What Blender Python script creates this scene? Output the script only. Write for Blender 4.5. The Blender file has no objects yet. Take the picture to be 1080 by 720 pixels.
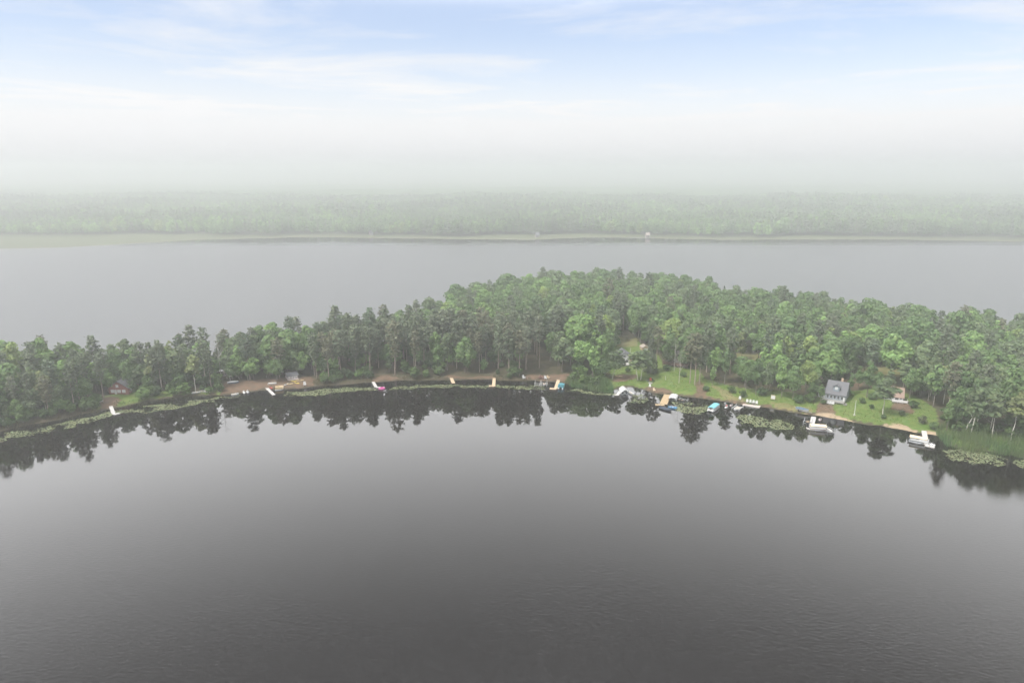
import bpy, math, random
import numpy as np
from mathutils import Vector, Matrix

R = math.radians
rnd = random.Random(11)
rng = np.random.default_rng(7)
sc = bpy.context.scene
COL = sc.collection

# ------------------------------------------------------------------ camera model
W, Hh, F = 1080, 720, 720.0
PITCH = R(14.0)
CAMZ = 90.0
cP, sP = math.cos(PITCH), math.sin(PITCH)


def G(px, py, z=0.0):
    """photo pixel -> world point at height z"""
    u = -(py - 360) / F
    dx, dy, dz = (px - 540) / F, cP + u * sP, -sP + u * cP
    t = (z - CAMZ) / dz
    return (dx * t, dy * t)


def P(x, y, z):
    """world -> photo pixel"""
    rz = z - CAMZ
    f = y * cP - rz * sP
    u = y * sP + rz * cP
    return 540 + F * x / f, 360 - F * u / f, f


# ------------------------------------------------------------------ land outline
FRONT_PX = [(-420, 575), (-300, 533), (-200, 504), (-100, 476), (-50, 464), (0, 454.5), (30, 448), (60, 442.5), (90, 436), (120, 430),
            (150, 424), (180, 419.5), (210, 417), (235, 416.5), (255, 414.5), (275, 412), (295, 410.5), (320, 409),
            (335, 406.5), (360, 405.5), (385, 403.5), (410, 402), (440, 401), (480, 400.5), (520, 400.5), (560, 401.5),
            (585, 402.5), (605, 405.5), (630, 409), (645, 411.5), (655, 409), (668, 408), (680, 411), (690, 414.5),
            (703, 415.5), (715, 417), (740, 420), (760, 422.5), (790, 427.5), (810, 430), (830, 434), (850, 437),
            (866, 438.5), (885, 442), (905, 446), (930, 449.5), (950, 453), (965, 456), (980, 457.5), (992, 460),
            (1003, 470), (1020, 474), (1045, 477), (1070, 479), (1090, 484), (1130, 496), (1200, 522), (1320, 572)]
TOP_PX = [(-420, 367), (-200, 365), (-60, 366), (0, 366), (30, 363), (60, 362), (100, 360), (130, 358), (160, 360), (190, 353), (225, 354),
          (250, 351), (275, 344), (300, 344), (335, 336), (380, 324), (420, 317), (460, 304), (500, 291), (540, 283.5),
          (600, 278), (660, 278), (720, 284), (760, 290.5), (800, 297), (850, 300), (900, 307), (950, 312), (1000, 318),
          (1040, 321), (1080, 326), (1150, 334), (1300, 356)]


def top_z(px):
    return 18.5 if px < 330 else (21.5 if px < 420 else 23.5)


front = [G(*p) for p in FRONT_PX]
back = []
for p in TOP_PX:
    x, y = G(p[0], p[1], top_z(p[0]))
    d = math.hypot(x, y)
    back.append((x * (1 + 6 / d), y * (1 + 6 / d)))
LAND = np.array(front + back[::-1])
FRONT = np.array(front)
BACK = np.array(back)


def seg_dist(pts, poly, closed):
    a = poly
    b = np.roll(poly, -1, 0)
    if not closed:
        a, b = a[:-1], b[:-1]
    best = np.full(len(pts), 1e9)
    for p, q in zip(a, b):
        d = q - p
        t = np.clip(((pts - p) @ d) / (d @ d + 1e-9), 0, 1)
        e = pts - (p + t[:, None] * d)
        best = np.minimum(best, np.hypot(e[:, 0], e[:, 1]))
    return best


def inside(pts, poly):
    x, y = pts[:, 0], pts[:, 1]
    r = np.zeros(len(pts), bool)
    n = len(poly)
    for i in range(n):
        x0, y0 = poly[i]
        x1, y1 = poly[(i + 1) % n]
        if y0 == y1:
            continue
        c = ((y0 > y) != (y1 > y)) & (x < (x1 - x0) * (y - y0) / (y1 - y0) + x0)
        r ^= c
    return r


def vnoise(x, y, s, seed=0):
    """cheap smooth value noise"""
    x = np.asarray(x, float) / s
    y = np.asarray(y, float) / s
    xi, yi = np.floor(x), np.floor(y)
    fx, fy = x - xi, y - yi
    fx, fy = fx * fx * (3 - 2 * fx), fy * fy * (3 - 2 * fy)

    def h(a, b):
        v = np.sin(a * 127.1 + b * 311.7 + seed * 74.7) * 43758.5453
        return v - np.floor(v)
    return (h(xi, yi) * (1 - fx) + h(xi + 1, yi) * fx) * (1 - fy) + (h(xi, yi + 1) * (1 - fx) + h(xi + 1, yi + 1) * fx) * fy


def sdf(pts):
    d = seg_dist(pts, LAND, True)
    s = np.where(inside(pts, LAND), d, -d)
    return s + (vnoise(pts[:, 0], pts[:, 1], 5.0, 3) - 0.5) * 1.4


def height(pts):
    s = sdf(pts)
    h = np.where(s < 0, np.maximum(s * 0.3, -1.4),
                 0.45 * (1 - np.exp(-np.maximum(s, 0) / 0.9)) + 2.9 * (1 - np.exp(-np.maximum(s, 0) / 24)) + 1.6 * (1 - np.exp(-np.maximum(s, 0) / 80)))
    h += np.where(s > 2, (vnoise(pts[:, 0], pts[:, 1], 14, 5) - .5) * .5 * np.clip((s - 2) / 10, 0, 1), 0)
    return h, s


def hz(x, y):
    return float(height(np.array([[x, y]], float))[0][0])


def L(px, py, dz=0.0):
    """photo pixel -> point on the land"""
    z = 0.5
    for _ in range(6):
        x, y = G(px, py, z)
        z = max(hz(x, y), 0.0)
    return Vector((x, y, z + dz))


# ------------------------------------------------------------------ materials
MATS = {}


def nodes(name):
    m = bpy.data.materials.new(name)
    m.use_nodes = True
    nt = m.node_tree
    nt.nodes.clear()
    out = nt.nodes.new('ShaderNodeOutputMaterial')
    return m, nt, out


def mat(name, col, rough=0.7, var=0.18, scale=3.0, metal=0.0):
    if name in MATS:
        return MATS[name]
    m, nt, out = nodes(name)
    b = nt.nodes.new('ShaderNodeBsdfPrincipled')
    b.inputs['Roughness'].default_value = rough
    b.inputs['Metallic'].default_value = metal
    n = nt.nodes.new('ShaderNodeTexNoise')
    n.inputs['Scale'].default_value = scale
    n.inputs['Detail'].default_value = 5
    tc = nt.nodes.new('ShaderNodeTexCoord')
    nt.links.new(tc.outputs['Object'], n.inputs['Vector'])
    mx = nt.nodes.new('ShaderNodeMix')
    mx.data_type = 'RGBA'
    mx.inputs[6].default_value = (*[c * (1 - var) for c in col], 1)
    mx.inputs[7].default_value = (*[min(c * (1 + var), .95) for c in col], 1)
    nt.links.new(n.outputs[0], mx.inputs[0])
    nt.links.new(mx.outputs[2], b.inputs['Base Color'])
    nt.links.new(b.outputs[0], out.inputs[0])
    MATS[name] = m
    return m


def leaf_mat(name, trans=0.34):
    m, nt, out = nodes(name)
    at = nt.nodes.new('ShaderNodeAttribute')
    at.attribute_name = 'tint'
    oi = nt.nodes.new('ShaderNodeObjectInfo')
    mu = nt.nodes.new('ShaderNodeMix')
    mu.data_type = 'RGBA'
    mu.blend_type = 'MULTIPLY'
    mu.inputs[0].default_value = 1
    nt.links.new(at.outputs['Color'], mu.inputs[6])
    nt.links.new(oi.outputs['Color'], mu.inputs[7])
    b = nt.nodes.new('ShaderNodeBsdfPrincipled')
    b.inputs['Roughness'].default_value = 0.65
    b.inputs['Specular IOR Level'].default_value = 0.25
    nt.links.new(mu.outputs[2], b.inputs['Base Color'])
    t = nt.nodes.new('ShaderNodeBsdfTranslucent')
    nt.links.new(mu.outputs[2], t.inputs['Color'])
    ms = nt.nodes.new('ShaderNodeMixShader')
    ms.inputs[0].default_value = trans
    nt.links.new(b.outputs[0], ms.inputs[1])
    nt.links.new(t.outputs[0], ms.inputs[2])
    nt.links.new(ms.outputs[0], out.inputs[0])
    MATS[name] = m
    return m


LEAF = leaf_mat('foliage')
BARK_PINE = mat('pine_bark', (.27, .215, .18), .9, .35, 2)
BARK_GREY = mat('grey_bark', (.16, .14, .12), .9, .35, 2)
BARK_WHITE = mat('birch_bark', (.52, .49, .44), .8, .3, 1.5)
DEADWOOD = mat('dead_wood', (.36, .33, .30), .9, .25, 2)
WHITE = mat('white_paint', (.56, .56, .55), .5, .06)
CREAM = mat('cream_canvas', (.68, .56, .40), .8, .08)
TEAL = mat('turquoise_canvas', (.17, .42, .47), .7, .08)
GREYC = mat('grey_canvas', (.48, .48, .48), .7, .1)
NAVY = mat('navy_canvas', (.025, .035, .055), .7, .2)
BLUE = mat('blue_paint', (.08, .28, .5), .4, .1)
BLUETARP = mat('blue_tarp', (.07, .12, .17), .6, .25)
TEALP = mat('teal_paint', (.09, .30, .36), .4, .1)
RED = mat('red_plastic', (.5, .05, .04), .4, .1)
PINK = mat('pink_vinyl', (.55, .10, .32), .4, .1)
YELLOW = mat('yellow_plastic', (.55, .42, .08), .4, .1)
PALEY = mat('pale_yellow_plastic', (.55, .42, .22), .4, .1)
BLACK = mat('black_plastic', (.025, .025, .028), .5, .2)
ALU = mat('aluminium', (.62, .63, .65), .35, .1, 3, .6)
WOODW = mat('whitewashed_boards', (.50, .48, .46), .8, .15, 6)
WOODG = mat('grey_boards', (.30, .29, .27), .85, .2, 6)
WOODY = mat('fresh_yellow_boards', (.42, .31, .18), .75, .15, 6)
WOODT = mat('tan_boards', (.55, .42, .28), .8, .2, 6)
WOODR = mat('red_brown_boards', (.16, .085, .07), .85, .2, 6)
POSTM = mat('weathered_post', (.30, .26, .22), .9, .25, 5)
SIDINGR = mat('red_brown_siding', (.22, .082, .066), .8, .2, 4)
SIDINGG = mat('blue_grey_siding', (.20, .24, .28), .8, .12, 4)
SIDINGW = mat('white_siding', (.50, .50, .50), .75, .1, 4)
SIDINGP = mat('pinkish_siding', (.36, .30, .30), .8, .15, 4)
SIDINGT = mat('tan_siding', (.50, .36, .26), .8, .15, 4)
SHGREY = mat('grey_shingles', (.13, .13, .14), .9, .25, 5)
SHBROWN = mat('brown_shingles', (.27, .19, .15), .9, .22, 5)
SHPALE = mat('pale_roof_sheet', (.34, .28, .24), .7, .15, 4)
GLASS = mat('dark_window_glass', (.03, .035, .04), .08, .2)
GLASSL = mat('curtained_window_glass', (.55, .56, .56), .2, .15)
CONC = mat('concrete', (.48, .42, .38), .9, .15, 3)
STONE = mat('stone', (.38, .35, .33), .9, .25, 3)


# ------------------------------------------------------------------ mesh builders
class MB:
    def __init__(s):
        s.v, s.f = [], []

    def add(s, vs, fs):
        b = len(s.v)
        s.v += [tuple(v) for v in vs]
        s.f += [tuple(b + i for i in f) for f in fs]
        return s

    def box(s, c, d, rz=0.0, M=None):
        hx, hy, hz_ = d[0] / 2, d[1] / 2, d[2] / 2
        cr, sr = math.cos(rz), math.sin(rz)
        vs = []
        for x, y, z in ((-hx, -hy, -hz_), (hx, -hy, -hz_), (hx, hy, -hz_), (-hx, hy, -hz_), (-hx, -hy, hz_), (hx, -hy, hz_), (hx, hy, hz_), (-hx, hy, hz_)):
            vs.append((c[0] + x * cr - y * sr, c[1] + x * sr + y * cr, c[2] + z))
        return s.add(vs, [(0, 3, 2, 1), (4, 5, 6, 7), (0, 1, 5, 4), (1, 2, 6, 5), (2, 3, 7, 6), (3, 0, 4, 7)])

    def tube(s, p0, p1, r0, r1=None, n=6):
        r1 = r0 if r1 is None else r1
        p0, p1 = Vector(p0), Vector(p1)
        d = (p1 - p0)
        d = d.normalized() if d.length > 1e-9 else Vector((0, 0, 1))
        a = d.cross(Vector((0, 0, 1)) if abs(d.z) < .9 else Vector((1, 0, 0))).normalized()
        b = d.cross(a)
        vs = []
        for p, r in ((p0, r0), (p1, r1)):
            for i in range(n):
                t = 2 * math.pi * i / n
                vs.append(p + a * (r * math.cos(t)) + b * (r * math.sin(t)))
        fs = [(i, (i + 1) % n, n + (i + 1) % n, n + i) for i in range(n)] + [tuple(range(n))[::-1], tuple(range(n, 2 * n))]
        return s.add(vs, fs)

    def prism(s, poly, y0, y1):
        """poly in (x,z), extruded along y"""
        n = len(poly)
        vs = [(x, y0, z) for x, z in poly] + [(x, y1, z) for x, z in poly]
        fs = [tuple(range(n)), tuple(range(2 * n - 1, n - 1, -1))] + [(i, n + i, n + (i + 1) % n, (i + 1) % n) for i in range(n)]
        return s.add(vs, fs)

    def prismx(s, poly, x0, x1):
        """poly in (y,z), extruded along x"""
        n = len(poly)
        vs = [(x0, y, z) for y, z in poly] + [(x1, y, z) for y, z in poly]
        fs = [tuple(range(n))[::-1], tuple(range(n, 2 * n))] + [(i, (i + 1) % n, n + (i + 1) % n, n + i) for i in range(n)]
        return s.add(vs, fs)

    def loft(s, secs):
        """rings of equal length, capped"""
        n = len(secs[0])
        vs = [p for r in secs for p in r]
        fs = []
        for k in range(len(secs) - 1):
            for i in range(n):
                j = (i + 1) % n
                fs.append((k * n + i, k * n + j, (k + 1) * n + j, (k + 1) * n + i))
        fs += [tuple(range(n))[::-1], tuple(range((len(secs) - 1) * n, len(secs) * n))]
        return s.add(vs, fs)

    def build(s, name, m, parent=None, smooth=False):
        me = bpy.data.meshes.new(name)
        me.from_pydata(s.v, [], s.f)
        me.materials.append(m)
        if smooth:
            me.polygons.foreach_set('use_smooth', [True] * len(me.polygons))
        me.update()
        o = bpy.data.objects.new(name, me)
        COL.objects.link(o)
        if parent:
            o.parent = parent
        return o


def tag(o, label=None, cat=None, group=None, kind=None):
    if label: o['label'] = label
    if cat: o['category'] = cat
    if group: o['group'] = group
    if kind: o['kind'] = kind
    return o


def thing(name, label, cat, loc, rz=0.0, group=None):
    o = bpy.data.objects.new(name, None)
    o.empty_display_size = 0.2
    COL.objects.link(o)
    o.location = loc
    o.rotation_euler = (0, 0, rz)
    return tag(o, label, cat, group)


def copy_tree(o, parent=None):
    c = o.copy()
    COL.objects.link(c)
    c.parent = parent
    for ch in list(o.children):
        copy_tree(ch, c)
    return c


def np_mesh(name, V, Q, mats, tint=None, midx=None, extra=None):
    """fast quad mesh from arrays"""
    me = bpy.data.meshes.new(name)
    V = np.ascontiguousarray(V, np.float32)
    Q = np.ascontiguousarray(Q, np.int32)
    k = Q.shape[1]
    me.vertices.add(len(V))
    me.vertices.foreach_set('co', V.ravel())
    me.loops.add(Q.size)
    me.loops.foreach_set('vertex_index', Q.ravel())
    me.polygons.add(len(Q))
    me.polygons.foreach_set('loop_start', np.arange(0, Q.size, k, dtype=np.int32))
    try:
        me.polygons.foreach_set('loop_total', np.full(len(Q), k, np.int32))
    except Exception:
        pass
    for m in mats:
        me.materials.append(m)
    if midx is not None:
        me.polygons.foreach_set('material_index', np.ascontiguousarray(midx, np.int32))
    if tint is not None:
        a = me.color_attributes.new('tint', 'FLOAT_COLOR', 'POINT')
        c = np.ones((len(V), 4), np.float32)
        c[:, :3] = tint
        a.data.foreach_set('color', c.ravel())
    for nm, arr in (extra or {}).items():
        a = me.attributes.new(nm, 'FLOAT', 'POINT')
        a.data.foreach_set('value', np.ascontiguousarray(arr, np.float32))
    me.update(calc_edges=True)
    return me


# ------------------------------------------------------------------ setting: ground, lake, far land
def ground_material(name, base_a, base_b, zones):
    """zones: list of (attribute, colour a, colour b)"""
    m, nt, out = nodes(name)
    b = nt.nodes.new('ShaderNodeBsdfPrincipled')
    b.inputs['Roughness'].default_value = .95
    b.inputs['Specular IOR Level'].default_value = .15
    geo = nt.nodes.new('ShaderNodeNewGeometry')
    n1 = nt.nodes.new('ShaderNodeTexNoise')
    n1.inputs['Scale'].default_value = .12
    n1.inputs['Detail'].default_value = 8
    n2 = nt.nodes.new('ShaderNodeTexNoise')
    n2.inputs['Scale'].default_value = .55
    n2.inputs['Detail'].default_value = 6
    nt.links.new(geo.outputs['Position'], n1.inputs['Vector'])
    nt.links.new(geo.outputs['Position'], n2.inputs['Vector'])
    cr = nt.nodes.new('ShaderNodeMapRange')
    cr.inputs[1].default_value, cr.inputs[2].default_value = .36, .64
    nt.links.new(n2.outputs[0], cr.inputs[0])

    def pair(a, c):
        mx = nt.nodes.new('ShaderNodeMix')
        mx.data_type = 'RGBA'
        mx.inputs[6].default_value = (*a, 1)
        mx.inputs[7].default_value = (*c, 1)
        nt.links.new(cr.outputs[0], mx.inputs[0])
        return mx.outputs[2]
    cur = pair(base_a, base_b)
    for at, a, c in zones:
        n = nt.nodes.new('ShaderNodeAttribute')
        n.attribute_name = at
        # ragged border: mask + noise
        ad = nt.nodes.new('ShaderNodeMath')
        ad.operation = 'ADD'
        nt.links.new(n.outputs['Fac'], ad.inputs[0])
        sb = nt.nodes.new('ShaderNodeMath')
        sb.operation = 'MULTIPLY_ADD'
        sb.inputs[1].default_value, sb.inputs[2].default_value = 1.2, -.6
        nt.links.new(n2.outputs[0], sb.inputs[0])
        nt.links.new(sb.outputs[0], ad.inputs[1])
        st = nt.nodes.new('ShaderNodeMapRange')
        st.inputs[1].default_value, st.inputs[2].default_value = .35, .65
        nt.links.new(ad.outputs[0], st.inputs[0])
        mx = nt.nodes.new('ShaderNodeMix')
        mx.data_type = 'RGBA'
        nt.links.new(st.outputs[0], mx.inputs[0])
        nt.links.new(cur, mx.inputs[6])
        nt.links.new(pair(a, c), mx.inputs[7])
        cur = mx.outputs[2]
    nt.links.new(cur, b.inputs['Base Color'])
    nt.links.new(b.outputs[0], out.inputs[0])
    return m


def grid(xs, ys):
    X, Y = np.meshgrid(xs, ys)
    pts = np.stack([X.ravel(), Y.ravel()], 1)
    nx, ny = len(xs), len(ys)
    i = np.arange((nx - 1) * (ny - 1))
    r, c = i // (nx - 1), i % (nx - 1)
    a = r * nx + c
    return pts, np.stack([a, a + 1, a + nx + 1, a + nx], 1)


def compact(V, Q, extra):
    used = np.unique(Q)
    mp = np.full(len(V), -1)
    mp[used] = np.arange(len(used))
    return V[used], mp[Q], {k: v[used] for k, v in extra.items()}


LAWN = [
    [(640, 414), (643, 400), (644, 376), (652, 359), (670, 358), (690, 372), (705, 386), (735, 390), (745, 400), (775, 408), (800, 411),
     (835, 413), (858, 424), (864, 416), (905, 412), (925, 408), (962, 416), (988, 432), (990, 462), (960, 458), (900, 448), (860, 440), (800, 432), (740, 423), (715, 419), (690, 411), (660, 411)],
    [(100, 432), (112, 417), (140, 411), (165, 412), (190, 414), (236, 411), (236, 419), (190, 421), (150, 427), (118, 436)],
    [(600, 404), (602, 398), (640, 402), (645, 413), (620, 410)],
    [(984, 458), (1000, 450), (1040, 457), (1090, 464), (1160, 482), (1160, 508), (1090, 491), (1040, 483), (998, 475)],
]
DIRT = [
    [(232, 419), (236, 402), (270, 401), (300, 399), (330, 397), (334, 408), (320, 411), (290, 413), (260, 417)],
    [(390, 405), (394, 396), (420, 396.5), (428, 402)],
    [(466, 401), (470, 396.5), (524, 396), (524, 401)],
    [(550, 402), (556, 395), (600, 394), (600, 402)],
    [(103, 432), (108, 420), (128, 417), (118, 435)],
    [(733, 402), (740, 402), (746, 421), (734, 420)],
    [(715, 415), (745, 417.5), (780, 423), (832, 431), (832, 437), (780, 430), (715, 421)],
    [(862, 424), (876, 425), (880, 437), (864, 437)],
    [(676, 413), (682, 407), (700, 408.5), (710, 413), (708, 419), (690, 417)],
    [(645, 396), (670, 394), (672, 400), (648, 403)],
    [(940, 420), (965, 424), (962, 436), (940, 432)],
    [(886, 401), (906, 400), (910, 408), (892, 413)],
]
SAND = [
    [(931, 446), (950, 447), (970, 456), (962, 460), (933, 452)],
    [(862, 435.5), (880, 437), (902, 443), (902, 448), (864, 441)],
    [(976, 453), (990, 457), (992, 462), (976, 460)],
    [(845, 435), (862, 437), (862, 441), (845, 439)],
]


DRY = [[(766, 372), (803, 373), (803, 380), (766, 379)], [(905, 386), (952, 388), (952, 397), (905, 394)], [(650, 356), (672, 356), (672, 365), (650, 365)], [(748, 405), (760, 408), (790, 424), (770, 424)], [(808, 424), (840, 428), (860, 432), (860, 437), (830, 434)]]


def soft(px, py, polys):
    r_ = np.random.default_rng(5)
    acc = np.zeros(len(px))
    wx = (vnoise(px, py * 2.2, 9, 41) - .5) * 7
    wy = (vnoise(px, py * 2.2, 9, 42) - .5) * 3
    for k in range(6):
        acc += px_mask(px + wx + r_.normal(0, 1.4), py + wy + r_.normal(0, .7), polys)
    return acc / 6


def px_mask(px, py, polys):
    p = np.stack([px, py], 1)
    r = np.zeros(len(p), bool)
    for q in polys:
        r |= inside(p, np.array(q, float))
    return r


# near peninsula
pts, Q = grid(np.arange(-560, 640, 1.5), np.arange(150, 640, 1.5))
hh, ss = height(pts)
V = np.stack([pts[:, 0], pts[:, 1], hh], 1)
keep = (ss[Q] > -7).any(1) & (ss[Q] > -20).all(1)
px_, py_, _ = P(pts[:, 0], pts[:, 1], hh)
ex = {'lawn': px_mask(px_, py_, LAWN).astype(float), 'dirt': soft(px_, py_, DIRT), 'sand': soft(px_, py_, SAND),
      'bank': (ss < .9).astype(float), 'dry': soft(px_, py_, DRY)}
V, Q, ex = compact(V, Q[keep], ex)
LANDM = ground_material('forest_ground', (.050, .052, .026), (.085, .066, .042), [
    ('lawn', (.075, .135, .026), (.13, .165, .045)), ('dry', (.19, .165, .075), (.145, .15, .06)), ('dirt', (.155, .10, .066), (.105, .078, .052)), ('bank', (.085, .065, .045), (.055, .05, .03)),
    ('sand', (.36, .27, .18), (.27, .21, .14))])
me = np_mesh('peninsula_terrain', V, Q, [LANDM], extra=ex)
me.polygons.foreach_set('use_smooth', [True] * len(me.polygons))
o = bpy.data.objects.new('peninsula_terrain', me)
COL.objects.link(o)
tag(o, 'wooded peninsula ground with lawns and brown beaches', kind='structure')

# lake: one sheet to far beyond the horizon haze
m, nt, out = nodes('lake_water')
b = nt.nodes.new('ShaderNodeBsdfPrincipled')
b.inputs['Base Color'].default_value = (.0075, .0062, .0054, 1)
b.inputs['IOR'].default_value = 1.68
b.inputs['Specular IOR Level'].default_value = .5
geo = nt.nodes.new('ShaderNodeNewGeometry')
sep = nt.nodes.new('ShaderNodeSeparateXYZ')
nt.links.new(geo.outputs['Position'], sep.inputs[0])
# wind roughens the open water: calm in the lee of the near shore, ruffled on the far basin
wind = nt.nodes.new('ShaderNodeFloatCurve')
mr = nt.nodes.new('ShaderNodeMapRange')
mr.inputs[1].default_value, mr.inputs[2].default_value = 0, 1000
nt.links.new(sep.outputs['Y'], mr.inputs[0])
nt.links.new(mr.outputs[0], wind.inputs['Value'])
c = wind.mapping.curves[0]
c.points[0].location = (0, 1.0)
c.points[1].location = (1, .4)
for x_, y_ in ((.13, .7), (.18, .25), (.225, .04), (.29, .015), (.33, .18), (.45, .25), (.85, .3)):
    c.points.new(x_, y_)
wind.mapping.update()
mp = nt.nodes.new('ShaderNodeMapping')
mp.inputs['Rotation'].default_value = (0, 0, R(52))
mp.inputs['Scale'].default_value = (.45, 1.0, 1)
nt.links.new(geo.outputs['Position'], mp.inputs[0])
n1 = nt.nodes.new('ShaderNodeTexNoise')
n1.inputs['Scale'].default_value = 1.7
n1.inputs['Detail'].default_value = 5
nt.links.new(mp.outputs[0], n1.inputs['Vector'])
n2 = nt.nodes.new('ShaderNodeTexNoise')
n2.inputs['Scale'].default_value = .012
n2.inputs['Detail'].default_value = 3
nt.links.new(geo.outputs['Position'], n2.inputs['Vector'])
pm = nt.nodes.new('ShaderNodeMapRange')
pm.inputs[1].default_value, pm.inputs[2].default_value = .35, .65
pm.inputs[3].default_value, pm.inputs[4].default_value = .75, 1.1
nt.links.new(n2.outputs[0], pm.inputs[0])
mm = nt.nodes.new('ShaderNodeMath')
mm.operation = 'MULTIPLY'
nt.links.new(wind.outputs[0], mm.inputs[0])
nt.links.new(pm.outputs[0], mm.inputs[1])
bm_ = nt.nodes.new('ShaderNodeBump')
bm_.inputs['Distance'].default_value = .07
nt.links.new(n1.outputs[0], bm_.inputs['Height'])
nt.links.new(mm.outputs[0], bm_.inputs['Strength'])
nt.links.new(bm_.outputs[0], b.inputs['Normal'])
rr = nt.nodes.new('ShaderNodeMath')
rr.operation = 'MULTIPLY_ADD'
rr.inputs[1].default_value, rr.inputs[2].default_value = .55, .0
rgh = nt.nodes.new('ShaderNodeFloatCurve')
nt.links.new(mr.outputs[0], rgh.inputs['Value'])
c = rgh.mapping.curves[0]
c.points[0].location = (0, .09)
c.points[1].location = (1, .06)
for x_, y_ in ((.13, .08), (.21, .035), (.295, .03), (.33, .5), (.42, .52), (.84, .52), (.92, .14)):
    c.points.new(x_, y_)
rgh.mapping.update()
nt.links.new(rgh.outputs[0], rr.inputs[0])
nt.links.new(rr.outputs[0], b.inputs['Roughness'])
nt.links.new(b.outputs[0], out.inputs[0])
o = MB().add([(-8800, -2600, 0), (8800, -2600, 0), (8800, 9800, 0), (-8800, 9800, 0)], [(0, 1, 2, 3)]).build('lake_water', m)
tag(o, 'calm dark lake water', kind='structure')
o = MB().add([(-8900, -2700, -1.6), (8900, -2700, -1.6), (8900, 9900, -1.6), (-8900, 9900, -1.6)], [(0, 1, 2, 3)]).build('ground', mat('lake_bed', (.05, .045, .035), .9))
tag(o, 'lake bed and ground sheet', kind='structure')

# far shore
FAR_PX = [(-900, 300), (-500, 283), (-200, 271), (-60, 265), (0, 262), (60, 261), (110, 258.5), (150, 256), (200, 253.5), (250, 251.5), (300, 250), (345, 249.5),
          (400, 250.5), (470, 251), (560, 252.5), (640, 251.5), (700, 252), (760, 252.5), (820, 252), (870, 252.5), (950, 252), (1010, 253), (1080, 254), (1250, 257), (1500, 262), (1900, 270)]
far = np.array([G(*p) for p in FAR_PX])
MARSH_PX = [(-900, 280), (-200, 253), (0, 251), (60, 250), (110, 249), (150, 248), (200, 248.8), (250, 248.6), (300, 248), (345, 247.6), (400, 248.8), (470, 249.2), (560, 248.8), (640, 249.2),
            (700, 249.8), (760, 250.3), (820, 249.8), (870, 250), (950, 249.8), (1010, 250.2), (1080, 251.4), (1250, 253), (1900, 264)]
marsh = np.array([G(*p) for p in MARSH_PX])
far_x = np.r_[-8800, far[:, 0], 8800]
far_y = np.r_[far[0, 1], far[:, 1], far[-1, 1]]
mar_x = np.r_[-8800, marsh[:, 0], 8800]
mar_y = np.r_[marsh[0, 1], marsh[:, 1], marsh[-1, 1]]


def far_shore(x):
    return np.interp(x, far_x, far_y) + (vnoise(x, x * 0 + 1, 22, 4) - .5) * 9 + (vnoise(x, x * 0 + 3, 110, 14) - .5) * 30


def far_forest(x):
    return np.interp(x, mar_x, mar_y) + (vnoise(x, x * 0 + 5, 35, 9) - .5) * 26 + (vnoise(x, x * 0 + 3, 110, 14) - .5) * 30


def far_h(x, y):
    d = y - far_shore(x)
    return np.where(d < 0, np.maximum(d * .05, -1.4), .4 * (1 - np.exp(-np.maximum(d, 0) / 4)) + 5 * (1 - np.exp(-np.maximum(d, 0) / 250)) + np.clip((d - 150) / 800, 0, 1) * vnoise(x, y, 420, 2) * 12)


xs = np.r_[np.linspace(-8700, -1500, 70), np.arange(-1480, 1500, 8), np.linspace(1510, 8700, 70)]
ys = np.r_[np.arange(440, 1300, 6), np.linspace(1310, 2600, 60), np.linspace(2650, 9700, 80)]
pts, Q = grid(xs, ys)
fh = far_h(pts[:, 0], pts[:, 1])
d = pts[:, 1] - far_shore(pts[:, 0])
keep = (d[Q] > -14).any(1)
ffx = far_forest(pts[:, 0])
# pale clearing on the slope at px 343,241
cpx, cpy, _ = P(pts[:, 0], pts[:, 1], fh)
ex = {'marsh': (pts[:, 1] < ffx + 6).astype(float), 'edge': (d < 5).astype(float)}
ex['meadow'] = px_mask(cpx, cpy, [[(332, 244), (335, 241), (352, 241), (354, 244)], [(968, 247), (985, 244), (1005, 247)]]).astype(float)
V, Q, ex = compact(np.stack([pts[:, 0], pts[:, 1], fh], 1), Q[keep], ex)
FARM = ground_material('far_ground', (.045, .06, .03), (.06, .065, .035), [('marsh', (.11, .125, .06), (.085, .105, .045)), ('meadow', (.13, .155, .06), (.11, .14, .05)), ('edge', (.10, .10, .06), (.2, .18, .11))])
me = np_mesh('far_shore_terrain', V, Q, [FARM], extra=ex)
o = bpy.data.objects.new('far_shore_terrain', me)
COL.objects.link(o)
tag(o, 'far shore with marsh strip and low wooded hills', kind='structure')


# ------------------------------------------------------------------ tree shapes
def quads(C, N, S, r, stretch=.35):
    """leaf-clump quads: centres C, normals N, half sizes S"""
    n = len(C)
    N = N / (np.linalg.norm(N, axis=1)[:, None] + 1e-9)
    t = r.normal(size=(n, 3))
    A = np.cross(N, t)
    A /= np.linalg.norm(A, axis=1)[:, None] + 1e-9
    B = np.cross(N, A)
    S = S[:, None]
    k1, k2 = 1 + r.uniform(-stretch, stretch, (n, 1)), 1 + r.uniform(-stretch, stretch, (n, 1))
    v = np.stack([C - A * S * k1 - B * S * .55, C + A * S * .5 - B * S * k2, C + A * S * k2 + B * S * .6, C - A * S * .45 + B * S * k1], 1)
    return v.reshape(-1, 3)


def unit(n, r):
    v = r.normal(size=(n, 3))
    return v / np.linalg.norm(v, axis=1)[:, None]


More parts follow.
